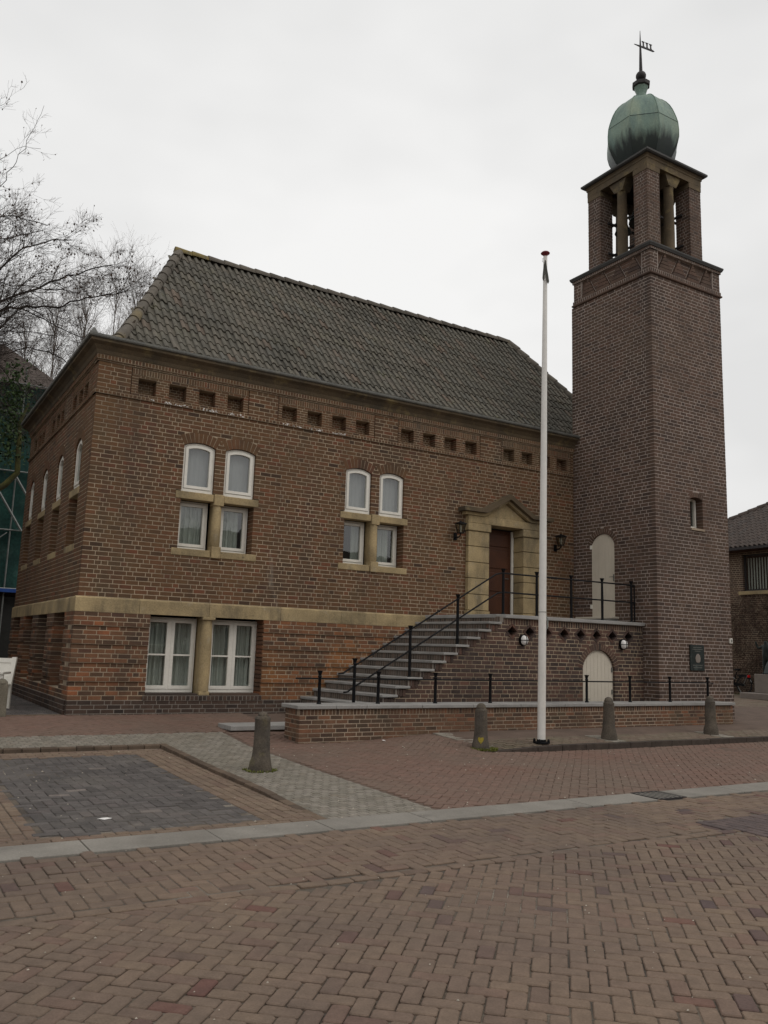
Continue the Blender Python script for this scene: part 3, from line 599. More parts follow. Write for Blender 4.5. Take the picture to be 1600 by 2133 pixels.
# --- windows
def curtain(fr, a0, a1, z0, z1, c, m, par, amp=.025, wl=.11, name='curtain', gap=None):
    g = G(); n = int((a1-a0)/.012); ph = rng.random()*6; pts = []
    for i in range(n+1):
        a = a0+(a1-a0)*i/n; pts.append((a, c+amp*math.sin(6.283*a/wl+ph+.8*math.sin(a*9+ph))+.4*amp*math.sin(6.283*a/(wl*.37)+2*ph)))
    for a, cc in pts: g.v += [tuple(fr.p(a, z0, cc)), tuple(fr.p(a, z1, cc))]
    g.f = [(2*i, 2*i+2, 2*i+3, 2*i+1) for i in range(n)]; g.r = [0]*n
    return g.build(name, m, par, smooth=True)
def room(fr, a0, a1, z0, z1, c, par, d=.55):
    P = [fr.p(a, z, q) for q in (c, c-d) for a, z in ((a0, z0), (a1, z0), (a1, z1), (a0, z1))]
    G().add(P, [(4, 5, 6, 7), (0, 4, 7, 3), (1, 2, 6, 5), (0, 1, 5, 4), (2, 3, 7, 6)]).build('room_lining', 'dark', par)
def window(fr, a0, a1, z0, zs, rise, c, fwid=.035, swid=.055, mid=False, bar=False, cur='sheer', part=None, bottom=.02):
    ce = fr.p((a0+a1)/2, z0, c); w = bpy.data.objects.new('window', None); w.location = Vector(ce)-ORG[house.name]; link(w, house); ORG[w.name] = Vector(ce)
    o = outline(a0, a1, z0, zs, rise); i1 = outline(a0, a1, z0, zs, rise, fwid)
    i1[0] = (i1[0][0], i1[0][1]+bottom); i1[1] = (i1[1][0], i1[1][1]+bottom)
    G().ring(o, i1, fr, c-.08, c).build('frame', 'white', w, bevel=.003)
    def sash(b0, b1):
        so_, si = outline(b0, b1, z0+bottom+.002, zs, rise, fwid+.004 if not mid else .0), None
        if mid: so_ = [(b0, z0+fwid+bottom), (b1, z0+fwid+bottom), (b1, zs-fwid), (b0, zs-fwid)]; si = [(b0+swid, z0+fwid+bottom+swid), (b1-swid, z0+fwid+bottom+swid), (b1-swid, zs-fwid-swid), (b0+swid, zs-fwid-swid)]
        else:
            si = outline(b0, b1, z0+bottom+.002, zs, rise, fwid+.004+swid)
        G().ring(so_, si, fr, c-.055, c+.012).build('sash', 'white', w, bevel=.004)
        G().prism(si, fr, c-.03, c-.024).build('pane', 'glass', w)
        if bar:
            z = (z0+zs)/2; G().prism([(b0+swid, z-.014), (b1-swid, z-.014), (b1-swid, z+.014), (b0+swid, z+.014)], fr, c-.05, c+.006).build('glazing_bar', 'white', w)
    if mid: m_ = (a0+a1)/2; sash(a0+fwid, m_-.012); sash(m_+.012, a1-fwid); G().prism([(m_-.02, z0+.05), (m_+.02, z0+.05), (m_+.02, zs-.03), (m_-.02, zs-.03)], fr, c-.06, c+.006).build('mullion', 'white', w)
    else: sash(a0, a1)
    if cur: 
        if part is None: curtain(fr, a0+.04, a1-.04, z0+.05, zs+rise-.01, c-.12, cur, w, amp=.034 if cur == 'curtain' else .005, wl=.1)
        else:
            for (f0, f1) in part: curtain(fr, a0+(a1-a0)*f0+.02, a0+(a1-a0)*f1-.02, z0+.05, zs+rise-.01, c-.12, cur, w, amp=.025, wl=.09)
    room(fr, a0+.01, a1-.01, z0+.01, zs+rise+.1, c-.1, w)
    return w
def sill(name, fr, a0, a1, z0, z1, cf, c0, m='stone'): return G().prism([(a0, z0), (a1, z0), (a1, z1), (a0, z1)], fr, c0, cf).build(name, m, house, bevel=.012)
for n_, x in enumerate(pairs):
    for dx in (0, .8):
        window(FU, x+dx+.005, x+dx+.6, 3.95, 4.8, .07, -.045)
        window(FU, x+dx+(.0 if dx == 0 else .02), x+dx+.6, 2.9, 3.8, 0, -.235, cur='curtain', part=[(0, .95)] if dx == 0 and n_ == 0 else ([(0, .22), (.55, 1)] if dx == 0 else [(0, .8)]))
    sill('transom', FU, x-.1, x+.62, 3.805, 3.942, .012, -.2); sill('transom', FU, x+.82, x+1.51, 3.805, 3.942, .012, -.2)
    sill('capital_stone', FU, x+.625, x+.815, 3.74, 3.95, .035, -.2)
    sill('window_sill', FU, x-.11, x+.62, 2.772, 2.9, .012, -.22); sill('window_sill', FU, x+.81, x+1.52, 2.772, 2.9, .012, -.22); sill('capital_stone', FU, x+.625, x+.805, 2.765, 2.98, .045, -.15)
    G().lathe([(.075, 2.98), (.088, 3.0), (.09, 3.3), (.083, 3.7), (.08, 3.74)], (x+.715, .06, 0), 18).build('column', 'stone', house, smooth=True)
    G().box(x+.655, x+.775, .1, .3, 2.9, 3.8).build('mullion_stone', 'stone', house)
for y in ly:
    window(LU, -y-.6, -y-.005, 3.95, 4.72, .15, -.035); window(LU, -y-.72, -y, 2.9, 3.8, 0, -.2, cur='curtain')
    sill('transom', LU, -y-.8, -y+.08, 3.805, 3.942, .003, -.2); sill('window_sill', LU, -y-.8, -y+.08, 2.772, 2.9, .004, -.22)
for i, (a, b) in enumerate(bwF): window(FB, a+.003, b-.003, .345, ZB-.03, 0, -.31, fwid=.03, swid=.06, mid=True, bar=True, cur='curtain', bottom=.03)
for a, b in bwL: window(LB, -b+.003, -a-.003, .4, ZB-.03, 0, -.27, fwid=.03, swid=.06, mid=True, bar=True, cur='curtain')
sill('window_sill', FB, 1.24, 2.17, .306, .342, -.0, -.4, 'pbrick'); sill('window_sill', FB, 2.41, 3.355, .306, .342, -.0, -.4, 'pbrick')
sill('capital_stone', FB, 2.17, 2.41, 1.64, ZB-.002, .035, -.2); sill('column_base', FB, 2.19, 2.39, .31, .38, .0, -.2)
G().lathe([(.105, .38), (.108, .42), (.104, .46), (.112, .7), (.112, 1.2), (.1, 1.6), (.104, 1.64)], (2.29, .06, 0), 20).build('column', 'stone', house, smooth=True)
G().box(2.2, 2.38, .12, .42, .31, ZB).build('mullion_stone', 'stone', house)
# --- entrance
SU = FRONT(0); zl = [1.95, 2.12, 2.47, 2.82, 3.17, 3.52, 3.86]
for a0, a1 in ((8.06, 8.635), (9.625, 10.2)):
    for i, (z0, z1) in enumerate(zip(zl[:-1], zl[1:])):
        k = .02 if i == 0 else 0
        G().prism([(a0-k, z0+.004), (a1+k*(1 if a0 < 9 else 0), z0+.004), (a1+k*(1 if a0 < 9 else 0), z1-.006), (a0-k, z1-.006)], SU, -.32, .1+k).build('stone_block', 'stone', house, bevel=.012)
    G().prism([(a0-.03, 3.862), (a1+.03, 3.862), (a1+.03, 4.03), (a0-.03, 4.03)], SU, -.32, .13).build('capital_stone', 'stone', house, bevel=.015)
G().prism([(8.04, 4.034), (10.22, 4.034), (10.22, 4.2), (8.04, 4.2)], SU, -.32, .115).build('lintel', 'stone', house, bevel=.01)
xc = 9.13; hw = 1.29
top = [(-hw, 4.36), (-.72, 4.36), (0, 4.77), (.72, 4.36), (hw, 4.36)]; bot = [(-hw+.02, 4.2), (-.66, 4.2), (0, 4.58), (.66, 4.2), (hw-.02, 4.2)]
def band(t, b, c1, m, name, c0=-.05, bev=.01):
    g = G()
    for i in range(len(t)-1): g.prism([(xc+b[i][0], b[i][1]), (xc+b[i+1][0], b[i+1][1]), (xc+t[i+1][0], t[i+1][1]), (xc+t[i][0], t[i][1])], SU, c0, c1)
    return g.build(name, m, house)
lo = [(a*.94 if abs(a) > 1 else a, z+.07) for a, z in bot]
band(lo, [(a*.94 if abs(a) > 1 else a, z+.002) for a, z in bot], .15, 'stone', 'pediment_moulding'); band(top, [(a, z+.001) for a, z in [(-hw, 4.27), (-.66, 4.27), (0, 4.65), (.66, 4.27), (hw, 4.27)]], .25, 'stonedk', 'pediment_cornice')
G().prism([(xc-.62, 4.2), (xc+.62, 4.2), (xc, 4.56)], SU, -.05, .06).build('tympanum', 'stone', house)
G().prism([(8.0, 4.2), (10.26, 4.2), (10.26, 4.27), (8.0, 4.27)], SU, -.1, .02).build('backing_stone', 'stone', house)
dr = bpy.data.objects.new('door', None); dr.location = (9.13, .3, 1.95); link(dr, house); ORG[dr.name] = Vector((9.13, .3, 1.95))
DF = FRONT(.27)
G().prism([(8.66, 1.96), (9.55, 1.96), (9.55, 4.0), (8.66, 4.0)], DF, -.05, 0).build('leaf', 'wood', dr)
for z0, z1 in ((2.08, 2.5), (2.6, 3.02), (3.12, 3.54), (3.62, 3.92)):
    G().prism([(8.76, z0), (9.46, z0), (9.46, z1), (8.76, z1)], DF, -.01, .018).build('panel', 'wood', dr, bevel=.015)
G().prism([(9.555, 1.95), (9.61, 1.95), (9.61, 4.0), (9.555, 4.0)], DF, -.06, .03).build('frame', 'white', dr)
G().prism([(8.62, 1.95), (8.655, 1.95), (8.655, 4.0), (8.62, 4.0)], DF, -.06, .03).build('frame', 'white', dr)
G().tube([DF.p(9.44, 2.9, .02), DF.p(9.44, 2.9, .06), DF.p(9.34, 2.9, .06)], .01, 8).build('handle', 'lead', dr, smooth=True)
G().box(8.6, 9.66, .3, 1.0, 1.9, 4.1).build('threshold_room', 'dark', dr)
# --- roof
YR, ZRG, EZ, EY = 3.55, 10.17, 6.4, .16
cy = [EY, .34, .62, 1.0, YR]; cz = [EZ, EZ+.1, EZ+.33, EZ+.72, ZRG]
sl = np.concatenate([[0], np.cumsum(np.hypot(np.diff(cy), np.diff(cz)))]); SLN = sl[-1]
def prf(s): return float(np.interp(s, sl, cy)), float(np.interp(s, sl, cz))
XL0, XL1, XR1, XR0 = .16, 2.3, 12.12, HX-.16
def xl(y): return XL0+(y-EY)/(YR-EY)*(XL1-XL0)
def xr(y): return XR0+(y-EY)/(YR-EY)*(XR1-XR0)
g = G()
for a, b in zip(range(4), range(1, 5)):
    for side in (0, 1):
        ya, yb = cy[a], cy[b]; q = [(xl(ya), ya, cz[a]), (xr(ya), ya, cz[a]), (xr(yb), yb, cz[b]), (xl(yb), yb, cz[b])]
        if side: q = [(x, 2*YR-y, z) for x, y, z in q][::-1]
        g.add(q, [(0, 1, 2, 3)])
    for f in (xl, xr):
        ya, yb = cy[a], cy[b]; q = [(f(ya), 2*YR-ya, cz[a]), (f(ya), ya, cz[a]), (f(yb), yb, cz[b]), (f(yb), 2*YR-yb, cz[b])]
        g.add(q if f is xl else q[::-1], [(0, 1, 2, 3)])
g.v = [(x, y, z-.035) for x, y, z in g.v]
roof = g.build('roof', 'zinc', house)
TW, EXP, TL = .165, .315, .375
def tile_geo():
    V = []; F = []; n = 9
    for yy, zz in ((0, 0.), (TL, -.0)):
        for i in range(n+1):
            t = i/n; x = t*(TW+.03)-.01; z = .03*math.sin(2*math.pi*(t*.98+.05))+.006; V.append((x, yy, z+zz))
    F = [(i, i+1, n+2+i, n+1+i) for i in range(n)]
    for i in range(n+1): V.append((V[i][0], V[i][1], V[i][2]-.026))
    F += [(2*n+2+i, 2*n+3+i, i+1, i) for i in range(n)]
    return V, F
TV, TF = tile_geo(); tme = bpy.data.meshes.new('roof_tile'); tme.from_pydata(TV, [], TF); tme.materials.append(K['tile'])
tme.polygons.foreach_set('use_smooth', [True]*len(TF)); tme.set_sharp_from_angle(angle=math.radians(50))
tiles = []
rows_ = int(SLN/EXP)+1
for i in range(rows_):
    s = i*EXP-.02; y0, z0 = prf(max(s, 0)); y1, z1 = prf(min(s+TL, SLN)); d = Vector((0, y1-y0, z1-z0))
    if d.length < .1: continue
    d.normalize(); nrm = Vector((1, 0, 0)).cross(d); d2 = (d*TL-nrm*.028).normalized(); n2 = Vector((1, 0, 0)).cross(d2)
    x = xl(EY)-.0
    k = 0
    while x < xr(EY):
        if xl(y0+.1)-.03 < x+TW/2 < xr(y0+.1)+.03: tiles.append((Vector((x, y0, z0))+nrm*(.03+rng.gauss(0, .004)+.012*math.sin(x*.9+i*.35)*math.sin(i*.6+x*.2)), Vector((1, 0, 0)), d2, n2))
        x += TW
    # left hip: columns run along -Y
    f = (XL1-XL0)/(YR-EY); X0, X1 = xl(y0), xl(y1); dh = Vector((X1-X0, 0, z1-z0)).normalized(); nh = Vector((0, -1, 0)).cross(dh); dh2 = (dh*TL-nh*.028).normalized(); nh2 = Vector((0, -1, 0)).cross(dh2)
    y = 2*YR-y0
    while y > y0+.1:
        if y-TW/2 > y0+.12: tiles.append((Vector((X0, y, z0))+nh*.03, Vector((0, -1, 0)), dh2, nh2))
        y -= TW
sc = [((CAM-np.array(t[0]))@np.array(t[3]))/np.linalg.norm(CAM-np.array(t[0]))**3 if t[1].x > .5 and t[0].x < 10.8 else 0 for t in tiles]
od = set(int(i) for i in np.argsort(-np.array(sc))[:300]); g = G(); TVa = np.array(TV)
for i, (p, a, d, n) in enumerate(tiles):
    rz = rng.uniform(-.012, .012)
    if i in od:
        o = bpy.data.objects.new('roof_tile', tme); link(o, roof); T = Matrix.Identity(4)
        for t in range(3): T[t][0], T[t][1], T[t][2], T[t][3] = a[t], d[t], n[t], p[t]
        o.matrix_local = T
    else:
        v = np.array(p)+np.outer(TVa[:, 0], a)+np.outer(TVa[:, 1], d)+np.outer(TVa[:, 2], n)+np.array(n)*rng.uniform(-.002, .004); m = len(g.v)
        g.v += [tuple(q) for q in v.tolist()]; g.f += [tuple(m+j for j in f) for f in TF]; g.r += [rng.random()*.97+.01]*len(TF)
g.build('roof_tiles', 'tile', roof, kind='stuff', smooth=True)
def ridge(p, q, step, par, r0=.11, r1=.095, m='ridge', lich=0, lift=.03):
    p, q = Vector(p), Vector(q); D = (q-p).length; n = max(1, int(D/step)); d = (q-p).normalized(); s = d.cross(Vector((0, 0, 1))).normalized(); u = s.cross(d)
    for i in range(n):
        a, b = p+d*(D*i/n-.02), p+d*(D*(i+1)/n+.03); g = G(); V = []; N = 9
        for (c, r, li) in ((a, r0, .012), (a+d*.03, r0, .012), (b, r1, 0)):
            for k in range(N+1):
                w = math.pi*(k/N*1.16-.08); V.append(tuple(c+s*math.cos(w)*r+u*(math.sin(w)*r-.02+li+lift)))
        m2 = 2*(N+1); F = [(k, k+1, N+2+k, N+1+k) for k in range(N)]+[(N+1+k, N+2+k, 2*N+3+k, 2*N+2+k) for k in range(N)]+[tuple(range(N, -1, -1))]
        g.add(V, F, rng.random()*.9+.05).build('ridge_tile', 'lichen' if i < lich else m, par, smooth=True)
ridge((XL1-.1, YR, ZRG), (XR1, YR, ZRG), .385, roof, .115, .1, lich=2)
hp = [(xl(y), y, z) for y, z in zip(cy, cz)]; hp2 = [(xr(y), y, z) for y, z in zip(cy, cz)]
for pts in (hp, hp2):
    ridge(pts[0], pts[2], .3, roof, .115, .1, lift=.025); ridge(pts[2], pts[3], .33, roof, .115, .1, lift=.035); ridge(pts[3], pts[4], .36, roof, .112, .098, lift=.035)
# ================================================================== TOWER
TX0, TX1, TY0, TY1 = 11.27, 13.69, -2.483, -.05
TCX, TCY = (TX0+TX1)/2, (TY0+TY1)/2
tower = thing('bell_tower', (TCX, TCY, -.15), 'square dark brick bell tower with open belfry and green copper onion dome', 'tower')
TWl = Wall(); TF_, TL_, TR_, TB_ = FRONT(TY0), LEFT(TX0), RIGHT(TX1), BACK(TY1)
fd, ad = archop(.555, 1.285, 2.1, 3.76, .25, .13)
fs, as_ = archop(12.4, 12.82, 4.09, 4.76, .05, .11)
ZT = 9.84
TWl.lay(TF_, TX0, TX1, -.3, ZT-.03, [fs]); TWl.lay(TL_, -TY1-.075, -TY0-.11, -.3, ZT-.03, [fd]); TWl.lay(TR_, TY0+.11, TY1, -.3, ZT-.03, pst=.8); TWl.lay(TB_, -TX1+.11, -TX0-.11, 5.8, ZT-.03, pst=.8)
TWl.arch(TL_, ad[0], ad[1], ad[2], .13, ad[3], w=.065); TWl.arch(TF_, as_[0], as_[1], as_[2], .11, as_[3], w=.06)
corn = [(TX0, TX1, TF_, 1), (-TY1, -TY0, TL_, 1), (TY0, TY1, TR_, 1), (-TX1, -TX0, TB_, 1)]
for a0, a1, fr, _ in corn:
    TWl.lay(fr, a0-.02, a1+.02, ZT+.03, ZT+.11, (), c=.2, soldier=.066, cf=.02, dep=.14)
    for q0, q1 in ((a0, a0+.24), (a1-.24, a1)): TWl.lay(fr, q0, q1, ZT+.11, ZT+.575, (), cf=.0, L=.16)
    TWl.lay(fr, a0-.03, a1+.03, ZT+.575, ZT+.64, (), c=.2, soldier=.06, cf=.03, dep=.14)
# zigzag frieze: triangles of brick alternately proud and set back
zz = TWl.extra; z0, z1 = ZT+.115, ZT+.57
for a0, a1, fr, _ in corn:
    b0, b1 = a0+.25, a1-.25; n = 4; w = (b1-b0)/n
    TWl.mort.prism([(b0-.02, z0-.01), (b1+.02, z0-.01), (b1+.02, z1+.01), (b0-.02, z1+.01)], fr, -.2, -.054)
    for i in range(n):
        x = b0+i*w
        for up_ in (1, 0):
            P0 = [(x+.01, z0), (x+w-.01, z0), (x+w/2, z1-.01)] if up_ else [(x+w/2+.008, z1), (x+w*1.5-.008, z1), (x+w, z0+.012)]
            if not up_ and i == n-1: continue
            cf = .012 if up_ else -.05
            # split each triangle into slanted bricks
            A, B, T = [np.array(q) for q in P0]; m = 5
            for k in range(m):
                f0, f1 = k/m+.012, (k+1)/m-.012
                zz.prism([tuple(A+(T-A)*f0), tuple(B+(T-B)*f0), tuple(B+(T-B)*f1), tuple(A+(T-A)*f1)] if up_ else [tuple(q) for q in (A+(T-A)*f1, B+(T-B)*f1, B+(T-B)*f0, A+(T-A)*f0)], fr, -.1, cf+rng.uniform(-.004, .004), rng.random()*.9+.05)
    for (e0, e1) in ((b0, b0+w/2), (b1, b1-w/2)):
        P0 = [(e0, z1), (e0, z0+.012), (e1-.008 if e1 > e0 else e1+.008, z1)]
        zz.prism(P0 if e1 > e0 else P0[::-1], fr, -.1, -.05, rng.random())
# belfry piers
pi = .26; ZC = 10.56; ZP0, ZP1, ZEN, ZRF = 10.73, 12.6, 12.98, 13.08; pw = .42
for sx in (0, 1):
    for sy in (0, 1):
        x0 = TX0+pi if sx == 0 else TX1-pi-pw; y0 = TY0+pi if sy == 0 else TY1-pi-pw; x1, y1 = x0+pw, y0+pw
        TWl.lay(FRONT(y0), x0, x1, ZP0, ZP1, (), c=.077, L=.16, mortar=False, dep=.05); TWl.lay(BACK(y1), -x1, -x0, ZP0, ZP1, (), L=.16, mortar=False, dep=.05)
        TWl.lay(LEFT(x0), -y1+.05, -y0-.05, ZP0, ZP1, (), L=.16, mortar=False, dep=.05); TWl.lay(RIGHT(x1), y0+.05, y1-.05, ZP0, ZP1, (), L=.16, mortar=False, dep=.05)
        TWl.mort.box(x0+.006, x1-.006, y0+.006, y1-.006, ZP0, ZP1)
TWl.finish(tower, 'tbrick', 'tmortar', 300)
for sx in (0, 1):
    for sy in (0, 1):
        x0 = TX0+pi if sx == 0 else TX1-pi-pw; y0 = TY0+pi if sy == 0 else TY1-pi-pw; x1, y1 = x0+pw, y0+pw
        G().box(x0-.015, x1+.015, y0-.015, y1+.015, ZC, ZP0).build('pier_base', 'granite', tower, bevel=.015)
        G().box(x0-.012, x1+.012, y0-.012, y1+.012, ZP1, ZP1+.14).build('pier_capital', 'stonedk', tower, bevel=.01)
# moulding, cornice slab, floor
def hoop(prof, m, name, base=(TX0, TX1, TY0, TY1), smooth=True):
    g = G(); x0, x1, y0, y1 = base; n = len(prof); cs = [(x0, y0, -1, -1), (x1, y0, 1, -1), (x1, y1, 1, 1), (x0, y1, -1, 1)]
    for x, y, dx, dy in cs:
        for o, z in prof: g.v.append((x+dx*o, y+dy*o, z))
    for i in range(4):
        for k in range(n-1): j = (i+1) % 4; g.f.append((i*n+k, j*n+k, j*n+k+1, i*n+k+1)); g.r.append(0)
    return g.build(name, m, tower, smooth=smooth)
hoop([(-.03, ZT-.035)]+[(.0+.042*math.sin(t), ZT-.035*math.cos(t)) for t in np.linspace(.2, math.pi-.2, 8)]+[(-.03, ZT+.035)], 'tbrick', 'rope_moulding')
hoop([(-.2, ZT+.635), (.05, ZT+.635), (.06, ZT+.66), (.075, ZT+.69), (.075, ZC), (-.25, ZC+.02), (-1.0, ZC+.03)], 'zinc', 'cornice', smooth=False)
G().box(TX0+.25, TX1-.25, TY0+.25, TY1-.25, ZC-.3, ZC+.031).build('belfry_floor', 'zinc', tower)
G().box(TX0+.3, TX1-.3, TY0+.3, TY1-.3, 0, ZC-.3).build('core', 'dark', tower)
# entablature, columns, roof slab
bx = (TX0+pi, TX1-pi, TY0+pi, TY1-pi)
hoop([(-.4, ZP1+.14), (.012, ZP1+.14), (.012, ZEN-.1), (.03, ZEN-.08), (.03, ZEN-.04), (.06, ZEN), (-.4, ZEN)], 'stonedk', 'entablature', bx, False)
hoop([(-.5, ZEN+.002), (.1, ZEN+.002), (.13, ZEN+.03), (.13, ZEN+.075), (-.3, ZRF+.02), (-.95, ZRF+.05)], 'zinc', 'roof_slab', bx, False)
for (x, y, hx, hy) in ((TCX, TY0+pi+.19, 1, 0), (TCX, TY1-pi-.19, 1, 0), (TX0+pi+.19, TCY, 0, 1), (TX1-pi-.19, TCY, 0, 1)):
    G().lathe([(.15, ZC), (.15, ZC+.1), (.125, ZC+.14), (.13, 11.3), (.115, ZP1-.16), (.13, ZP1-.12)], (x, y, 0), 18).build('column', 'stonedk', tower, smooth=True)
    ax, ay = (.13, .13); bxx, byy = (.27 if hx else .15), (.27 if hy else .15)
    z0, z1 = ZP1-.12, ZP1+.139
    G().add([(x-ax, y-ay, z0), (x+ax, y-ay, z0), (x+ax, y+ay, z0), (x-ax, y+ay, z0), (x-bxx, y-byy, z1), (x+bxx, y-byy, z1), (x+bxx, y+byy, z1), (x-bxx, y+byy, z1)], [(0, 3, 2, 1), (4, 5, 6, 7), (0, 1, 5, 4), (1, 2, 6, 5), (2, 3, 7, 6), (3, 0, 4, 7)]).build('column_capital', 'stonedk', tower)
# bell frame and bells
bf = bpy.data.objects.new('bell_frame', None); bf.location = (0, 0, ZC+.18); link(bf, tower); ORG[bf.name] = Vector((TCX, TCY, ZC+.03))
for x, y in ((TX0+.85, TY0+.85), (TX1-.85, TY0+.85), (TX0+.85, TY1-.85), (TX1-.85, TY1-.85)): G().box(x-.035, x+.035, y-.035, y+.035, ZC+.03, 12.64).build('post', 'iron', bf)
for z in (11.1, 11.9):
    for y in (TY0+.75, TY1-.75): G().box(TX0+.45, TX1-.45, y-.02, y+.02, z-.025, z+.025).build('bar', 'iron', bf)
    for x in (TX0+.73, TX1-.73): G().box(x-.02, x+.02, TY0+.45, TY1-.45, z+.03, z+.075).build('bar', 'iron', bf)
for i, (dx, dy, z, s) in enumerate(((0, 0, 12.55, 1.0), (-.42, .3, 11.98, .55))):
    nm = ['large dark bronze bell hanging at the centre of the belfry', 'small bronze bell hanging behind the left belfry column'][i]
    b = thing('bell', (TCX+dx, TCY+dy, z), nm, 'bell', 'bells in the belfry')
    G().lathe([(q*s, w*s) for q, w in ((.36, -.62), (.37, -.6), (.3, -.42), (.22, -.2), (.19, -.06), (.12, 0), (.04, .02), (.04, .1))], (TCX+dx, TCY+dy, z), 20).build('body', 'bronze', b, smooth=True)
    G().lathe([(.01, -.66*s), (.04*s, -.68*s), (.05*s, -.62*s), (.012, -.55*s), (.012, -.2*s)], (TCX+dx, TCY+dy, z), 8).build('clapper', 'iron', b)
# dome: eight copper panels above and eight below the seam
def oct_panels(pr, name, m, off=0.):
    for k in range(8):
        g = G(); w0, w1 = math.radians(22.5+45*k), math.radians(67.5+45*k); n = len(pr)
        for z, r in pr:
            q = (r*.975+off)/math.cos(math.radians(22.5)); ins = .012
            for w in (w0, w1): g.v.append((TCX+q*math.cos(w)*(1-ins*0), TCY+q*math.sin(w), z))
        g.f = [(2*i, 2*i+1, 2*i+3, 2*i+2) for i in range(n-1)]; g.r = [0]*(n-1); g.build(name, m, tower, smooth=True)
zsm = 14.36
up_p = [(zsm, .845), (14.5, .815), (14.63, .775), (14.76, .73), (14.9, .665), (15.02, .585), (15.12, .49), (15.2, .38), (15.26, .27), (15.29, .16)]
low_p = [(13.1, .42), (13.22, .52), (13.36, .61), (13.5, .69), (13.64, .76), (13.8, .825), (13.97, .862), (14.15, .865), (zsm, .848)]
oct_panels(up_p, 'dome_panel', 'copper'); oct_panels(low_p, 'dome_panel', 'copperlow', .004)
for k in range(8):
    w = math.radians(22.5+45*k); q = 1/math.cos(math.radians(22.5))
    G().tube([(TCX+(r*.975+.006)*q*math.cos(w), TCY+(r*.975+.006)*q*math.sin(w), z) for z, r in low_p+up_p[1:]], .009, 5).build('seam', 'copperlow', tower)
    w2 = w+math.radians(45); G().tube([(TCX+.832*q*math.cos(a), TCY+.832*q*math.sin(a), zsm) for a in (w, w2)], .007, 5).build('seam', 'copperdk', tower)
G().lathe([(.17, 15.27), (.13, 15.36), (.125, 15.46), (.14, 15.54), (.175, 15.64), (.19, 15.68)], (TCX, TCY, 0), 8, math.radians(22.5)).build('neck', 'copper', tower)
G().lathe([(.17, 15.65), (.225, 15.68), (.232, 15.77), (.07, 15.81)], (TCX, TCY, 0), 8, math.radians(22.5)).build('collar', 'iron', tower)
G().lathe([(.06, 15.8), (.05, 15.88)]+[(.13*math.sin(t), 15.99-.13*math.cos(t)) for t in np.linspace(.4, math.pi-.2, 12)], (TCX, TCY, 0), 20).build('ball', 'iron', tower, smooth=True)
G().lathe([(.045, 16.12), (.035, 16.5), (.026, 16.8), (.006, 17.3)], (TCX, TCY, 0), 10).build('spire', 'iron', tower, smooth=True)
vane = bpy.data.objects.new('weather_vane', None); vane.location = (0, 0, 16.82+.15); link(vane, tower); ORG[vane.name] = Vector((TCX, TCY, 16.82))
va = np.array((math.cos(math.radians(-8)), math.sin(math.radians(-8)), 0)); vb = np.array((TCX, TCY, 16.85))
VF = Fr(vb, va, (va[1], -va[0], 0))
G().prism([(-.2, 0), (0, -.02), (.42, -.02), (.46, -.0), (.4, .02), (0, .02)], VF, -.012, .012).build('arrow', 'iron', vane)
for i in range(3):
    x = .1+i*.12; G().prism([(x-.045, .02), (x+.045, .02), (x+.018, .05), (x+.018, .13), (x+.05, .17), (x-.05, .17), (x-.018, .13), (x-.018, .05)], VF, -.01, .01).build('ornament', 'iron', vane)
# tower door, slit window
td = bpy.data.objects.new('door', None); td.location = Vector((TX0, -.92, 2.1))-ORG[tower.name]; link(td, tower); ORG[td.name] = Vector((TX0, -.92, 2.1))
G().prism(outline(.555, 1.285, 2.1, 3.76, .25, .0), TL_, -.1, -.045).build('backing', 'cream', td)
for i in range(7):
    a0 = .56+i*.104; a1 = a0+.1; h = .365; R = (h*h+.25**2)/(.5); zc = 4.01-R
    tp = lambda a: zc+math.sqrt(R*R-min(h, abs(a-.92))**2)-.006
    G().prism([(a0, 2.105), (a1, 2.105), (a1, tp(a1)), ((a0+a1)/2, tp((a0+a1)/2)), (a0, tp(a0))], TL_, -.05, -.03).build('plank', 'cream', td, bevel=.004)
for z in (2.3, 3.68): G().prism([(.535, z), (.575, z), (.575, z+.09), (.535, z+.09)], TL_, -.03, .006).build('hinge', 'white', td)
G().tube([TL_.p(1.235, 3.0, -.03), TL_.p(1.235, 3.0, .02), TL_.p(1.15, 3.0, .02)], .008, 6).build('handle', 'lead', td)
G().prism([(1.22, 2.9), (1.25, 2.9), (1.25, 3.06), (1.22, 3.06)], TL_, -.03, -.02).build('lock_plate', 'lead', td)
G().prism([(.3, 2.055), (1.4, 2.055), (1.4, 2.1), (.3, 2.1)], TL_, -.1, .25).build('door_step', 'cream', tower, bevel=.006)
G().prism([(.33, 1.95), (1.37, 1.95), (1.37, 2.053), (.33, 2.053)], TL_, -.1, .22).build('step_base', 'blue', tower)
sw = bpy.data.objects.new('window', None); sw.location = Vector((12.6, TY0, 4.1))-ORG[tower.name]; link(sw, tower); ORG[sw.name] = Vector((12.6, TY0, 4.1))
G().ring([(12.42, 4.11), (12.8, 4.11), (12.8, 4.8), (12.42, 4.8)], [(12.46, 4.17), (12.75, 4.17), (12.75, 4.76), (12.46, 4.76)], TF_, -.24, -.17).build('frame', 'white', sw)
G().prism([(12.46, 4.17), (12.75, 4.17), (12.75, 4.76), (12.46, 4.76)], TF_, -.22, -.215).build('pane', 'glass', sw)
G().prism([(12.4, 4.05), (12.84, 4.05), (12.84, 4.1), (12.4, 4.1)], TF_, -.24, .03).build('sill', 'lmortar', sw)
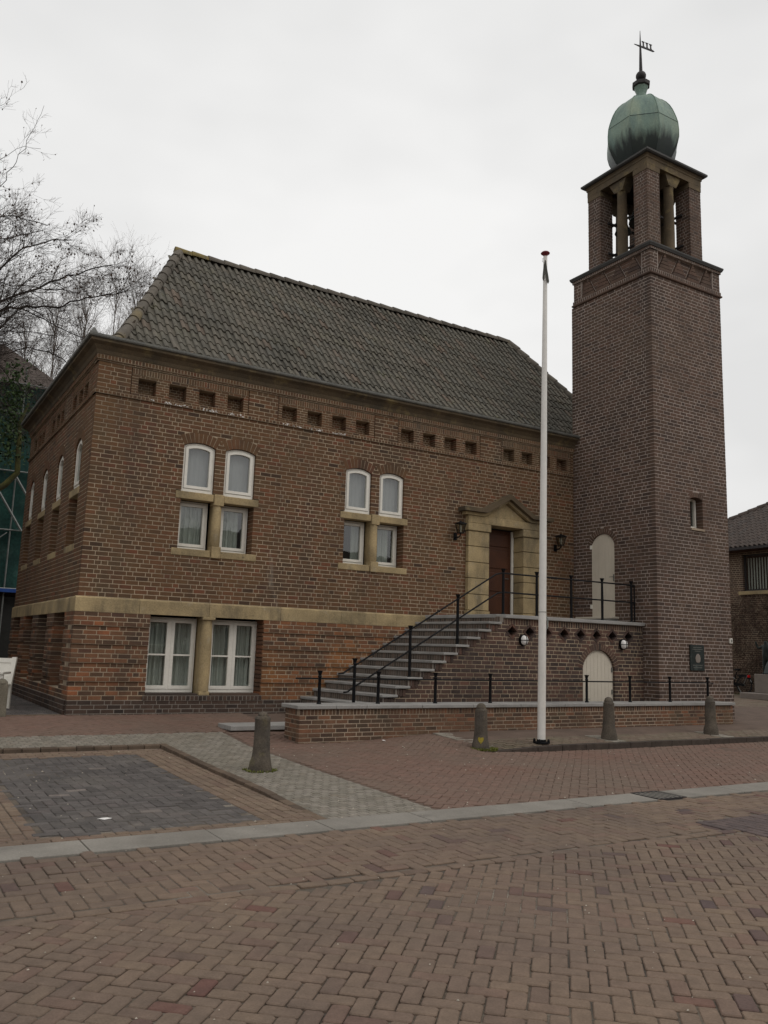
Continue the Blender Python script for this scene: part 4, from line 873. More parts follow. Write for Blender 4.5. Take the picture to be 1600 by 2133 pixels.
# plaque and small box
pq = thing('memorial_plaque', (12.46, TY0, 1.25), 'dark bronze memorial plaque with a pale shield on the tower front', 'plaque')
G().prism([(12.235, .98), (12.69, .98), (12.69, 1.53), (12.235, 1.53)], TF_, 0.001, .03).build('plate', 'bronze', pq, bevel=.006)
G().prism([(12.4, 1.17), (12.43, 1.15), (12.5, 1.15), (12.54, 1.18), (12.55, 1.25), (12.53, 1.31), (12.48, 1.345), (12.42, 1.32), (12.385, 1.25)], TF_, .03, .042).build('shield', 'granite', pq, bevel=.006)
for i, (a, b, z) in enumerate(((12.33, 12.6, 1.47), (12.3, 12.63, 1.43), (12.38, 12.56, 1.39), (12.3, 12.62, 1.09), (12.32, 12.6, 1.04))): G().prism([(a, z), (b, z), (b, z+.012), (a, z+.012)], TF_, .03, .033).build('raised_line', 'lead', pq)
nb = thing('sign_box', (13.62, TY0, 1.62), 'tiny white box high on the right edge of the tower front', 'box')
G().prism([(13.58, 1.6), (13.66, 1.6), (13.66, 1.71), (13.58, 1.71)], TF_, .001, .04).build('case', 'white', nb, bevel=.005)
G().prism([(13.6, 1.62), (13.64, 1.62), (13.64, 1.69), (13.6, 1.69)], TF_, .04, .043).build('cover', 'lead', nb)
# ================================================================== ENTRANCE STAIRS
stairs = thing('entrance_stairs', (7, -1, 0), 'brick entrance stairs and landing with grey bluestone treads before the door', 'stairs')
SW = Wall(); RS = Wall(); VOID = G(); YP = -2.07; SF = FRONT(YP); SKEW = .3
zs_ = lambda i: .296+.151*i
xs_ = lambda i: 4.183+.2562*i
def xedge(zl, zh):                              # stepped left edge of the wall under the treads
    zm = (zl+zh)/2; i = max(-2, math.ceil((zm-.296+.03)/.151)); return xs_(i)+SKEW+.02
fdo, ado = archop(9.5, 10.41, -.1, .97, .38, .13)
dm = [7.65, 8.095, 8.54, 9.0, 9.449, 9.9, 10.351, 10.821]
def diamond(x): return lambda zl, zh, w: [(x-.15+abs((zl+zh)/2-1.64), x+.15-abs((zl+zh)/2-1.64))] if abs((zl+zh)/2-1.64) < .14 else None
SW.lay(SF, 4, TX0, -.15, 1.76, [fdo]+[diamond(x) for x in dm], c=.0755, edge=xedge, jamb=.18)
SW.lay(SF, 7.34, TX0, 1.76, 1.885, (), c=.2, soldier=.066)
for i in range(0, 11): SW.lay(SF, xs_(i)+SKEW+.03, xs_(i)+SKEW+.25, zs_(i)-.19, zs_(i)-.046, (), c=.2, soldier=.066, cf=.012, mortar=False)
SW.arch(SF, ado[0], ado[1], ado[2], .13, ado[3], w=.065)
for x in dm:
    d0, d1 = .15, .215
    for (p, q) in (((0, -1), (1, 0)), ((1, 0), (0, 1)), ((0, 1), (-1, 0)), ((-1, 0), (0, -1))):
        for f0, f1 in ((.02, .48), (.52, .98)):
            l = lambda d, f: (x+d*(p[0]+(q[0]-p[0])*f), 1.64+d*(p[1]+(q[1]-p[1])*f)*.9)
            SW.extra.prism([l(d0*.8, f0), l(d1*.8, f0), l(d1*.8, f1), l(d0*.8, f1)], SF, -.16, .006, rng.random())
    VOID.prism([(x-.2, 1.45), (x+.2, 1.45), (x+.2, 1.83), (x-.2, 1.83)], SF, -.255, -.2)
for i in range(-1, 11):                         # brick risers
    x0 = xs_(i+1)+.03; z0, z1 = zs_(i), zs_(i+1)-.045
    fr = Fr((x0, 0, 0), (SKEW/2.1, -1, 0), (-1, -SKEW/2.1, 0)); RS.lay(fr, .02, 2.09, z0, z1, (), c=.2, soldier=.066, mortar=True, thick=.12, dep=.08, j=.012)
SW.finish(stairs, 'sbrick', 'mortar', 300); RS.finish(stairs, 'rbrick', 'rmortar', 0, stuffname='riser_bricks', mname='riser_mortar'); VOID.build('niche_back', 'dark', stairs)
for i in range(-1, 11):
    x0, z1 = xs_(i), zs_(i); x1 = x0+.2562+.06; z0 = z1-.045
    G().add([(x0, -.02, z0), (x0+SKEW, -2.12, z0), (x1+SKEW, -2.12, z0), (x1, -.02, z0), (x0, -.02, z1), (x0+SKEW, -2.12, z1), (x1+SKEW, -2.12, z1), (x1, -.02, z1)],
        [(0, 1, 2, 3), (4, 7, 6, 5), (0, 4, 5, 1), (1, 5, 6, 2), (2, 6, 7, 3), (3, 7, 4, 0)]).build('tread', 'blue', stairs, bevel=.008)
zt = zs_(11); x0 = xs_(11)
pts = [(x0, -.02), (x0+SKEW*.8, -1.72), (x0+SKEW+.02, -2.0), (x0+SKEW+.16, -2.11), (x0+SKEW+.4, -2.14), (9.1, -2.14), (9.1, -.02)]
G().add([(x, y, zt-.07) for x, y in pts]+[(x, y, zt) for x, y in pts], [tuple(range(6, -1, -1))[::-1][::-1], tuple(range(7, 14))]+[(i, (i+1) % 7, 7+(i+1) % 7, 7+i) for i in range(7)]).build('landing_slab', 'blue', stairs, bevel=.01)
G().box(9.105, TX0-.003, -2.14, -.02, zt-.07, zt).build('landing_slab', 'blue', stairs, bevel=.01)
G().box(7.4, TX0-.01, -1.8, -.06, -.1, zt-.08).build('core', 'dark', stairs)
ad_ = bpy.data.objects.new('door', None); ad_.location = Vector((9.95, YP, 0))-ORG[stairs.name]; link(ad_, stairs); ORG[ad_.name] = Vector((9.95, YP, 0))
G().prism(outline(9.5, 10.41, -.1, .97, .38, .0), SF, -.12, -.055).build('frame', 'cream', ad_)
for i in range(8):
    a0 = 9.545+i*.103; a1 = a0+.1; h = .42; tp = lambda a: .93+.37*math.sqrt(max(0, 1-((a-9.955)/h)**2))
    G().prism([(a0, -.05), (a1, -.05), (a1, tp(a1)), ((a0+a1)/2, tp((a0+a1)/2)), (a0, tp(a0))], SF, -.06, -.04).build('plank', 'cream', ad_, bevel=.003)
for z in (.45, .9): G().prism([(10.345, z), (10.365, z), (10.365, z+.1), (10.345, z+.1)], SF, -.04, -.02).build('hinge', 'lead', ad_)
G().tube([SF.p(9.6, .36, -.04), SF.p(9.6, .36, .01), SF.p(9.68, .36, .01)], .007, 6).build('handle', 'lead', ad_)
# ================================================================== LOW WALL
lowW = thing('low_brick_wall', (7, -2.75, -.2), 'long low brown brick wall with grey coping in front of the stairs and tower', 'wall')
LW = Wall(); Y0, Y1 = -3.0, -2.49; X0, X1 = 2.75, 12.93; ztop = .285
LW.lay(FRONT(Y0), X0, X1, ztop-.095, ztop, (), c=.2, soldier=.062); LW.lay(FRONT(Y0), X0, X1, ztop-.095-8*.0655, ztop-.095, (), c=.0655, L=.21, pst=.9)
LW.lay(LEFT(X0), -Y1, -Y0-.1, ztop-.095-8*.0655, ztop-.095, (), c=.0655, L=.21); LW.lay(LEFT(X0), -Y1, -Y0-.1, ztop-.095, ztop, (), c=.2, soldier=.062)
LW.lay(BACK(Y1), -TX0, -X0-.1, -.15, ztop, (), c=.0655, L=.21, pst=.9)
LW.finish(lowW, 'lbrick', 'lmortar', 300); G().box(X0+.08, X1-.01, Y0+.08, Y1-.06, -.25, ztop).build('core', 'lmortar', lowW)
cu = [X0-.06, 3.35, 3.9, 4.95, 6.0, 7.05, 8.1, 9.2, 10.2, 11.3, 12.3, X1+.04]
for a, b in zip(cu[:-1], cu[1:]): G().box(a+.003, b-.003, Y0-.045, Y1+(.04 if b < TX0 else 0), ztop+.002, ztop+.058).build('coping_stone', 'blue', lowW, bevel=.008)
# ================================================================== RAILINGS
def post(par, x, y, z0, z1, r=.027):
    h = z1-z0; G().lathe([(r*1.5, 0), (r*1.4, .02), (r, .03), (r*1.05, h*.5), (r*.9, h-.11), (r*1.25, h-.1), (r*1.25, h-.085), (r*.95, h-.075), (r*1.1, h-.05), (r*1.75, h-.006), (r*1.75, h)], (x, y, z0), 12).build('post', 'black', par, smooth=True)
ra = thing('stair_railing', (7.4, -2.0, zt), 'black iron railing with two rails along the steps and landing', 'railing')
for x, z0, z1 in ((4.24, -.1, 1.055), (5.36, .743, 1.656), (6.4, 1.34, 2.28)): post(ra, x, -2.0, z0, z1)
for x in (7.48, 8.335, 9.262, 10.141, 11.01): post(ra, x, -2.0, zt, zt+.885)
for rl in (([(3.93, -2.0, .79), (4.02, -2, .80), (4.1, -2, .85), (4.24, -2, .93), (7.3, -2, 2.72), (7.45, -2, 2.755), (11.02, -2, 2.755)]), ([(4.04, -2, .48), (4.12, -2, .49), (4.22, -2, .56), (7.34, -2, 2.36), (7.48, -2, 2.385), (11.02, -2, 2.385)])):
    G().tube(rl, .016, 8).build('rail', 'black', ra, smooth=True)
for z in (2.755, 2.385): G().tube([(11.0, -2.0, z), (11.15, -1.98, z), (TX0+.02, -1.75, z)], .014, 8).build('rail', 'black', ra)
G().tube([(11.18, -1.93, zt), (11.18, -1.93, 2.76)], .016, 8).build('rail', 'black', ra)
rb = thing('wall_railing', (7.8, -2.75, ztop+.06), 'black iron single rail on short posts along the low wall coping', 'railing')
for x in (3.194, 4.27, 5.405, 6.59, 7.76, 8.932, 10.11, 11.277, 12.46): post(rb, x, -2.75, ztop+.058, .858, .025)
G().tube([(2.78, -2.75, .735), (12.46, -2.75, .735), (12.55, -2.74, .73), (13.0, TY0+.01, .715)], .013, 8).build('rail', 'black', rb)
# ================================================================== LAMPS
for i, x in enumerate((7.76, 10.67)):
    L = thing('wall_lantern', (x, -.02, 3.7), ['black wall lantern left of the entrance pediment', 'black wall lantern between the entrance and the tower, half behind the flagpole'][i], 'lantern', 'entrance lanterns')
    yc = -.2
    G().box(x-.04, x+.04, -.025, 0.0, 3.62, 3.78).build('wall_plate', 'black', L, bevel=.005)
    G().tube([(x, -.02, 3.68), (x, -.1, 3.66), (x, yc, 3.7), (x, yc, 3.76)], .014, 8).build('bracket', 'black', L, smooth=True)
    b, t_ = .05, .082; z0, z1 = 3.76, 3.95
    for sx, sy in ((-1, -1), (1, -1), (1, 1), (-1, 1)): G().tube([(x+sx*b, yc+sy*b, z0), (x+sx*t_, yc+sy*t_, z1)], .008, 5).build('corner_bar', 'black', L)
    for k in range(4):
        c4 = [(-1, -1), (1, -1), (1, 1), (-1, 1)]; p, q = c4[k], c4[(k+1) % 4]
        G().add([(x+p[0]*b, yc+p[1]*b, z0), (x+q[0]*b, yc+q[1]*b, z0), (x+q[0]*t_, yc+q[1]*t_, z1), (x+p[0]*t_, yc+p[1]*t_, z1)], [(0, 1, 2, 3)]).build('pane', 'lampglass', L)
    G().lathe([(.082, 3.745), (.082, 3.762)], (x, yc, 0), 4, math.pi/4).build('base', 'black', L)
    G().lathe([(.145, z1), (.14, z1+.012), (.07, z1+.045), (.025, z1+.055), (.015, z1+.075), (.001, z1+.08)], (x, yc, 0), 4, math.pi/4).build('hood', 'black', L)
    G().lathe([(.02, z0), (.02, z0+.06), (.03, z0+.08), (.025, z0+.16), (.001, z0+.18)], (x, yc, 0), 10).build('bulb', 'white', L, smooth=True)
for i, x in enumerate((7.9, 10.62)):
    L = thing('bulkhead_lamp', (x, YP, 1.48), ['white oval bulkhead lamp with black guard on the wall left of the flagpole', 'white oval bulkhead lamp with black guard right of the arched cellar door'][i], 'lamp', 'bulkhead lamps on the landing wall')
    F8 = FRONT(YP); N = 20
    def el(rx, rz, c): return [F8.p(x+rx*math.cos(2*math.pi*k/N), 1.48+rz*math.sin(2*math.pi*k/N), c) for k in range(N)]
    def stack(rs, name, m):
        g = G(); 
        for rx, rz, c in rs: g.v += [tuple(q) for q in el(rx, rz, c)]
        g.f = [(j*N+k, j*N+(k+1) % N, (j+1)*N+(k+1) % N, (j+1)*N+k) for j in range(len(rs)-1) for k in range(N)]+[tuple((len(rs)-1)*N+k for k in range(N))]; g.r = [0]*len(g.f); return g.build(name, m, L, smooth=True)
    stack([(.085, .11, 0), (.085, .11, .05), (.075, .1, .055)], 'base', 'black'); stack([(.072, .095, .05), (.07, .092, .09), (.055, .075, .12), (.03, .04, .135), (.005, .007, .14)], 'shade', 'litter')
    G().tube([F8.p(x-.08, 1.48, .055), F8.p(x-.072, 1.48, .1), F8.p(x-.04, 1.48, .14), F8.p(x+.04, 1.48, .14), F8.p(x+.072, 1.48, .1), F8.p(x+.08, 1.48, .055)], .007, 6).build('guard', 'black', L)
    G().tube([F8.p(x, 1.48-.105, .055), F8.p(x, 1.48-.09, .11), F8.p(x, 1.44, .145), F8.p(x, 1.52, .145), F8.p(x, 1.57, .11), F8.p(x, 1.585, .055)], .007, 6).build('guard', 'black', L)
# ================================================================== STREET FURNITURE
fx, fy = 6.46, -4.23; fz0 = -.185
fp = thing('flagpole', (fx, fy, fz0), 'tall white flagpole with red button top and folded grey pennant', 'flagpole')
lean = np.array((.045, -.04))
def fpt(z): k = (z-fz0)/8.3; return (fx+lean[0]*k, fy+lean[1]*k, z)
G().tube([fpt(z) for z in (fz0+.04, .6, 1.5, 3, 4.5, 6, 7, 8.13)], [.066, .066, .064, .06, .054, .046, .04, .034], 20).build('pole', 'poleW', fp, smooth=True)
G().lathe([(.068, 0), (.068, .008)], fpt(1.9), 20).build('joint_ring', 'lead', fp)
G().lathe([(.03, -.04), (.034, 0), (.045, .018), (.075, .038), (.08, .05), (.062, .07), (.02, .08)], fpt(8.14), 20).build('button', 'red', fp, smooth=True)
G().lathe([(.13, 0), (.13, .02), (.075, .03), (.075, .06)], (fx, fy, fz0), 16).build('base_plate', 'black', fp)
for k in range(4): w = .6+k*math.pi/2; G().lathe([(.022, 0), (.022, .05), (.012, .07)], (fx+.115*math.cos(w), fy+.115*math.sin(w), fz0), 6).build('bolt', 'black', fp)
def ribbon(path, wid, m, name, par):
    g = G()
    for (p, w) in zip(path, wid): g.v += [(p[0]-w*rt[0], p[1]-w*rt[1], p[2]), (p[0]+w*rt[0], p[1]+w*rt[1], p[2]), (p[0]+w*rt[0]+.012, p[1]+w*rt[1]+.012, p[2]), (p[0]-w*rt[0]+.012, p[1]-w*rt[1]+.012, p[2])]
    n = len(path); g.f = [(4*i+k, 4*i+(k+1) % 4, 4*i+4+(k+1) % 4, 4*i+4+k) for i in range(n-1) for k in range(4)]+[(3, 2, 1, 0), (4*n-4, 4*n-3, 4*n-2, 4*n-1)]; g.r = [0]*len(g.f); return g.build(name, m, par)
b = np.array(fpt(8.0)); o_ = -.055*fw
for sgn, top, bot, wid in ((-1, 8.04, 7.66, .018), (1, 8.04, 7.61, .024)):
    ribbon([(b[0]+rt[0]*d+o_[0], b[1]+rt[1]*d+o_[1], z) for d, z in ((-.01, top), (sgn*.012-.015, top-.12), (sgn*.03-.008, bot+.12), (sgn*.04-.005, bot+.04), (sgn*.042-.005, bot))], [.006, wid*.8, wid, wid*.9, wid*.3], 'cloth', 'pennant', fp)
G().tube([fpt(8.09), (b[0]-rt[0]*.05, b[1]-rt[1]*.05, 8.09), (b[0]-rt[0]*.05, b[1]-rt[1]*.05, 8.03), (b[0], b[1], 8.01)], .004, 5).build('ring', 'alu', fp)
G().tube([(fx+rt[0]*.07, fy+rt[1]*.07, 1.62), (fx+rt[0]*.1, fy+rt[1]*.1, 1.66), (fx+rt[0]*.1, fy+rt[1]*.1, 1.8), (fx+rt[0]*.07, fy+rt[1]*.07, 1.84)], .012, 6).build('cleat', 'alu', fp)
bl = [((1.26, -5.05), 'weathered stone bollard with a knobbed top standing alone on grey setts'), ((5.23, -4.24), 'stone bollard with a yellow heart mark and mossy foot beside the flagpole'), ((8.11, -4.1), 'stone bollard in front of the arched cellar door'), ((10.95, -3.97), 'stone bollard in front of the tower, rightmost in the row')]
for i, ((x, y), lab) in enumerate(bl):
    z = float(hz(x, y)) if i == 0 else float(hz2(x, y)) if i > 1 else -.262
    t = thing('stone_bollard', (x, y, z), lab, 'bollard', 'stone bollards along the street')
    pr = [(.138, -.05), (.136, .06), (.13, .1), (.114, .16), (.105, .22), (.1, .32), (.096, .48), (.093, .59)]
    tp = [(.1, .61), (.085, .635), (.06, .64), (.062, .66), (.045, .685), (.01, .695)] if i == 0 else [(.093, .61), (.078, .622), (.076, .645), (.06, .685), (.032, .706), (.005, .712)]
    g = G().lathe(pr+tp, (x, y, z), 14, .2+i)
    g.v = [(px+rng.uniform(-.003, .003), py+rng.uniform(-.003, .003), pz) for px, py, pz in g.v]; g.build('shaft', 'boll', t, smooth=True)
    if i == 1:
        d = np.array((CAM[0]-x, CAM[1]-y, 0)); d /= np.linalg.norm(d); s = np.array((-d[1], d[0], 0)); P = []
        for k in range(20):
            a = 2*math.pi*k/20; hx_, hz_ = .045*math.sin(a)**3, .045*(13*math.cos(a)-5*math.cos(2*a)-2*math.cos(3*a)-math.cos(4*a))/16
            rr = np.interp(.16+hz_, [q[1] for q in pr], [q[0] for q in pr]); P.append((x+d[0]*(rr+.003)+s[0]*hx_*1., y+d[1]*(rr+.003)+s[1]*hx_, z+.17+hz_*1.3))
        c = np.mean(P, 0); G().add(P+[tuple(np.array(q)-d*.02) for q in P], [tuple(range(20))]+[(k, k+20, (k+1) % 20+20, (k+1) % 20) for k in range(20)]).build('heart_mark', 'yellow', t)
def tufts(name, x, y, z, r0, r1, n, m, h=.03, par=None):
    g = G()
    for _ in range(n):
        a = rng.uniform(0, 6.283); r = rng.uniform(r0, r1); px, py = x+r*math.cos(a), y+r*math.sin(a)
        for _ in range(3):
            b_ = rng.uniform(0, 6.283); w = rng.uniform(.004, .01); hh = h*rng.uniform(.4, 1.2); dx, dy = math.cos(b_), math.sin(b_)
            g.add([(px-dy*w, py+dx*w, z), (px+dy*w, py-dx*w, z), (px+dx*hh*.6, py+dy*hh*.6, z+hh)], [(0, 1, 2)])
    return g.build(name, m, par)
tag(tufts('moss', 5.26, -4.27, -.245, .13, .22, 300, 'moss', .045), 'yellow green moss ring round the foot of the heart bollard', 'moss', kind='stuff')
tag(tufts('moss', 1.26, -5.05, float(hz(1.26, -5.05)), .15, .21, 90, 'moss', .03), 'green moss round the foot of the lone bollard', 'moss', kind='stuff')
# stone slab before the stairs
zz_ = float(hz(2.6, -1.7)); t = thing('stone_step', (2.6, -1.75, zz_), 'grey bluestone step slab lying beside the end of the low wall', 'step')
G().box(2.05, 3.6, -2.02, -1.45, zz_+.0, zz_+.075).build('slab', 'blue', t, bevel=.01); G().box(2.1, 3.55, -1.97, -1.5, zz_-.1, zz_+.001).build('bedding', 'kerb', t)
# corner post and bench at the left edge
t = thing('stone_post', (-1.05, -.06, 0), 'pale square stone post at the left edge beside the white bench', 'post')
G().lathe([(.13, -.05), (.125, .48), (.12, .5)], (-1.05, -.06, 0), 4, math.pi/4+.1).build('shaft', 'post', t, bevel=.01); G().lathe([(.1, .5), (.09, .53), (.05, .565), (.01, .575)], (-1.05, -.06, 0), 12).build('cap', 'post', t, smooth=True)
def bench(x, y, rot, label):
    t = thing('park_bench', (x, y, 0), label, 'bench'); t.rotation_euler.z = rot
    def bb(nm, *a):
        g = G().box(*a); g.v = [(q[0]+x, q[1]+y+(max(0, q[2]-.42)*.38 if q[1] > .15 else 0), q[2]) for q in g.v]; g.build(nm, 'white', t, bevel=.005)
    for i in range(4): bb('seat_slat', -.8, .8, -.25+i*.12, -.15+i*.12, .4, .43)
    for s in (-.77, .77): bb('leg', s-.04, s+.04, -.25, -.18, 0, .4); bb('leg', s-.04, s+.04, .2, .27, 0, .4); bb('back_post', s-.04, s+.04, .2, .27, .4, .88); bb('armrest', s-.04, s+.04, -.27, .14, .6, .64); bb('arm_post', s-.03, s+.03, -.24, -.18, .43, .6)
    bb('back_rail', -.73, .73, .21, .255, .78, .86); bb('back_rail', -.73, .73, .215, .25, .46, .54); bb('back_panel', -.73, .73, .225, .24, .54, .78)
bench(-1.53, 1.5, math.radians(-25), 'white wooden bench at the left edge beside the house')
# ================================================================== RIGHT: IVY HOUSE, STATUE, BICYCLE
ivh = thing('ivy_house', (26, 0, 0), 'vine covered brick house with dark tiled hipped roof behind the tower', 'building')
RX = 26.0; RW = Wall(); LR = LEFT(RX)
RW.lay(LR, -11, 12, -.2, 5.5, [rect(-6.0, -2.6, 3.9, 5.35), rect(-1.2, 2, 3.9, 5.35)], thick=.3, c=.08, L=.24)
RW.finish(ivh, 'tbrick', 'mortar', 60); G().box(RX+.9, RX+11, -12, 11, 0, 5.5).build('core', 'dark', ivh)
for a0, a1 in ((-6.0, -2.6), (-1.2, 2.0)):
    w = bpy.data.objects.new('window', None); ce = Vector(LR.p((a0+a1)/2, 3.9, 0)); w.location = ce-ORG[ivh.name]; link(w, ivh); ORG[w.name] = ce
    G().ring([(a0, 3.9), (a1, 3.9), (a1, 5.35), (a0, 5.35)], [(a0+.07, 3.97), (a1-.07, 3.97), (a1-.07, 5.28), (a0+.07, 5.28)], LR, -.2, -.1).build('frame', 'iron', w)
    G().prism([(a0+.07, 3.97), (a1-.07, 3.97), (a1-.07, 5.28), (a0+.07, 5.28)], LR, -.13, -.125).build('pane', 'glass', w)
    n = int((a1-a0)/.12)
    for i in range(n): x = a0+.1+i*.12; G().prism([(x, 3.99), (x+.055, 3.99), (x+.055, 5.2), (x, 5.2)], LR, -.215, -.21).build('blind_slat', 'curtain', w)
    G().prism([(a0-.15, 3.76), (a1+.15, 3.76), (a1+.15, 3.9), (a0-.15, 3.9)], LR, -.1, .1).build('sill', 'stone', w, bevel=.01); room(LR, a0, a1, 3.9, 5.35, -.23, w, .4)
# hipped roof
k_ = .6; ex = RX-.42; yc = 10.75; ze = 5.58; run = 5.6
V = [(ex, yc+.02, ze), (ex, -11, ze), (ex+run, -11+0, ze+k_*run), (ex+run, yc-run, ze+k_*run), (ex+2*run, yc, ze), (ex+2*run, -11, ze)]
rf = G().add([(x, y, z-.03) for x, y, z in V], [(0, 3, 2, 1), (0, 4, 3), (4, 5, 2, 3)]).build('roof', 'zinc', ivh)
K['tile2'] = mat('dark roof tile', (0, 0, 0), .8, .18, 7, 60, .2, 60, ramp=[(0, (.05, .038, .032)), (.5, (.072, .054, .045)), (1, (.058, .048, .042))])
g = G(); d = Vector((1, 0, k_)).normalized(); a = Vector((0, -1, 0)); n = a.cross(d); d2 = (d*.375-n*.02).normalized(); n2 = a.cross(d2); s_ = 0; L_ = run*math.sqrt(1+k_*k_)
while s_ < L_-.1:
    q = Vector((ex, 0, ze))+d*s_; y = yc
    while y > -3:
        if y-.1 < yc-(q.x-ex): 
            v = np.array((q.x, y, q.z))+np.outer(TVa[:, 0]*1.25, a)+np.outer(TVa[:, 1], d2)+np.outer(TVa[:, 2]*1.2, n2)+np.array(n)*.03; m = len(g.v)
            g.v += [tuple(t) for t in v.tolist()]; g.f += [tuple(m+j for j in f) for f in TF]; g.r += [rng.random()*.97+.01]*len(TF)
        y -= TW*1.25
    s_ += EXP
g.build('roof_tiles', 'tile2', rf, kind='stuff', smooth=True)
ridge((ex, yc, ze), (ex+run, yc-run, ze+k_*run), .4, rf, .13, .115, m='tile2')
G().box(ex-.12, ex+.02, -11, yc+.1, ze-.12, ze-.02).build('gutter', 'iron', ivh); G().box(ex, RX, -11, yc, ze-.14, ze-.1).build('soffit', 'wood', ivh)
# vines
g = G()
for i in range(150):
    y, z = rng.uniform(1.5, 8.5), rng.uniform(.05, 3.4); p = [(RX-.03, y, z)]; ang = rng.uniform(.3, 2.8)
    for _ in range(10): ang += rng.uniform(-.7, .7); y += .13*math.cos(ang); z = min(3.7, max(.02, z+.13*abs(math.sin(ang)))); p.append((RX-.03-rng.uniform(0, .05), y, z))
    g.tube(p, [.012*(1-.07*k) for k in range(11)], 4)
for i in range(5200):
    y, z = rng.uniform(1.5, 8.6), rng.uniform(.1, 3.75)
    if math.sin(y*2.3+1.2*math.sin(z*2))+math.sin(z*3.1+y) < rng.uniform(-1.4, 1.6)-.5: continue
    s = rng.uniform(.025, .07); a1_, b1_ = rng.uniform(0, 6.28), rng.uniform(-.6, .6); u_ = np.array((b1_*.5, math.cos(a1_), math.sin(a1_)))*s; w_ = np.array((rng.uniform(-.6, .2), -math.sin(a1_), math.cos(a1_)))*s*.7; c = np.array((RX-.05-rng.uniform(0, .09), y, z))
    g.add([c-u_, c-w_*.6, c+u_, c+w_*.6], [(0, 1, 2, 3)])
g.build('vine', 'vine', ivh, kind='stuff')
# statue
px, py = 23.55, 3.3; st_ = thing('bronze_statue', (px, py, 0), 'dark bronze figure group on a pale stone pedestal at the right edge', 'statue')
G().box(px-.55, px+.9, py-.75, py+.85, -.05, .16).build('plinth', 'granite', st_, bevel=.02); G().box(px-.1, px+.7, py-.6, py+.58, .16, .8).build('pedestal', 'granite', st_, bevel=.015)
def skinned(name, verts, edges, rad, m, par, lev=2):
    me = bpy.data.meshes.new(name); org = ORG[par.name]; me.from_pydata([tuple(Vector(v)-org) for v in verts], edges, []); o = bpy.data.objects.new(name, me); link(o, par)
    bmn = bmesh.new(); bmn.from_mesh(me); ly_ = bmn.verts.layers.skin.verify()
    for v, r in zip(bmn.verts, rad): v[ly_].radius = (r, r) if not hasattr(r, '__len__') else r
    bmn.verts.ensure_lookup_table(); bmn.verts[0][ly_].use_root = True; bmn.to_mesh(me); bmn.free()
    o.modifiers.new('skin', 'SKIN').use_smooth_shade = True; sb = o.modifiers.new('sub', 'SUBSURF'); sb.levels = lev; sb.render_levels = lev; me.materials.append(K[m]); return o
for dx, dy, hh, arm in ((.25, .28, 1.0, 1), (.4, -.22, 1.0, -1)):
    x, y = px+dx, py+dy; z = .82
    V = [(x, y, z+.55*hh), (x, y, z+.75*hh), (x, y, z+.95*hh), (x-.02, y+.02, z+1.03*hh), (x-.03, y+.03, z+1.13*hh), (x, y+.09, z+.5*hh), (x-.02, y+.11, z+.25*hh), (x, y+.12, z+.02), (x-.1, y+.14, z+.0), (x, y-.09, z+.5*hh), (x+.03, y-.1, z+.25*hh), (x+.02, y-.11, z+.02), (x-.08, y-.12, z),
         (x, y+.16, z+.93*hh), (x-.05, y+.3, z+.85*hh), (x-.12, y+.36, z+(1.1 if arm > 0 else .7)*hh), (x, y-.16, z+.93*hh), (x-.04, y-.22, z+.72*hh), (x-.14, y-.2, z+.56*hh)]
    E_ = [(0, 1), (1, 2), (2, 3), (3, 4), (0, 5), (5, 6), (6, 7), (7, 8), (0, 9), (9, 10), (10, 11), (11, 12), (2, 13), (13, 14), (14, 15), (2, 16), (16, 17), (17, 18)]
    R_ = [.13, .13, .13, .05, .085, .09, .065, .05, .035, .09, .065, .05, .035, .06, .045, .035, .06, .045, .035]
    skinned('figure', V, E_, R_, 'bronze', st_)
G().lathe([(.3, 0), (.34, .03), (.3, .25), (.22, .45), (.1, .5)], (px+.32, py+.02, .8), 9, .3, sx=1, sy=1.3).build('drapery', 'bronze', st_)
# bicycle leaning on the vine wall
bx_ = 25.35; bk = thing('bicycle', (bx_, 5.85, 0), 'black bicycle with red rear light leaning against the vine wall', 'bicycle')
BF = Fr((bx_, .27, 0), (0, -1, .0), (-1, 0, .0))
def bt(pts, r, nm, m='black', par=bk): return G().tube([BF.p(a, b, c) for a, b, c in pts], r, 8).build(nm, m, par, smooth=True)
rw, fwh = -5.38, -6.45; wr = .34
for a in (rw, fwh):
    wl_ = bpy.data.objects.new('wheel', None); ce = Vector(BF.p(a, wr, 0)); wl_.location = ce-ORG[bk.name]; link(wl_, bk); ORG[wl_.name] = ce
    circ = lambda r, n=28: [(a+r*math.cos(2*math.pi*k/n), wr+r*math.sin(2*math.pi*k/n), 0) for k in range(n+1)]
    bt(circ(wr-.015), .018, 'tyre', 'tyre', wl_); bt(circ(wr-.045), .01, 'rim', 'iron', wl_); bt([(a, wr, -.05), (a, wr, .05)], .03, 'hub', 'alu', wl_)
    for k in range(14): w = 2*math.pi*k/14; bt([(a, wr, 0), (a+.29*math.cos(w), wr+.29*math.sin(w), 0)], .002, 'spoke', 'iron', wl_)
    arc = [(a+(wr+.025)*math.cos(t), wr+(wr+.025)*math.sin(t), 0) for t in np.linspace(.2 if a == rw else 1.2, 2.9 if a == fwh else 2.2, 12)]
    bt(arc, .022, 'mudguard', 'black')
bb_ = (-5.85, .28, 0); seat = (-5.68, .82, 0); head = (-6.22, .86, 0)
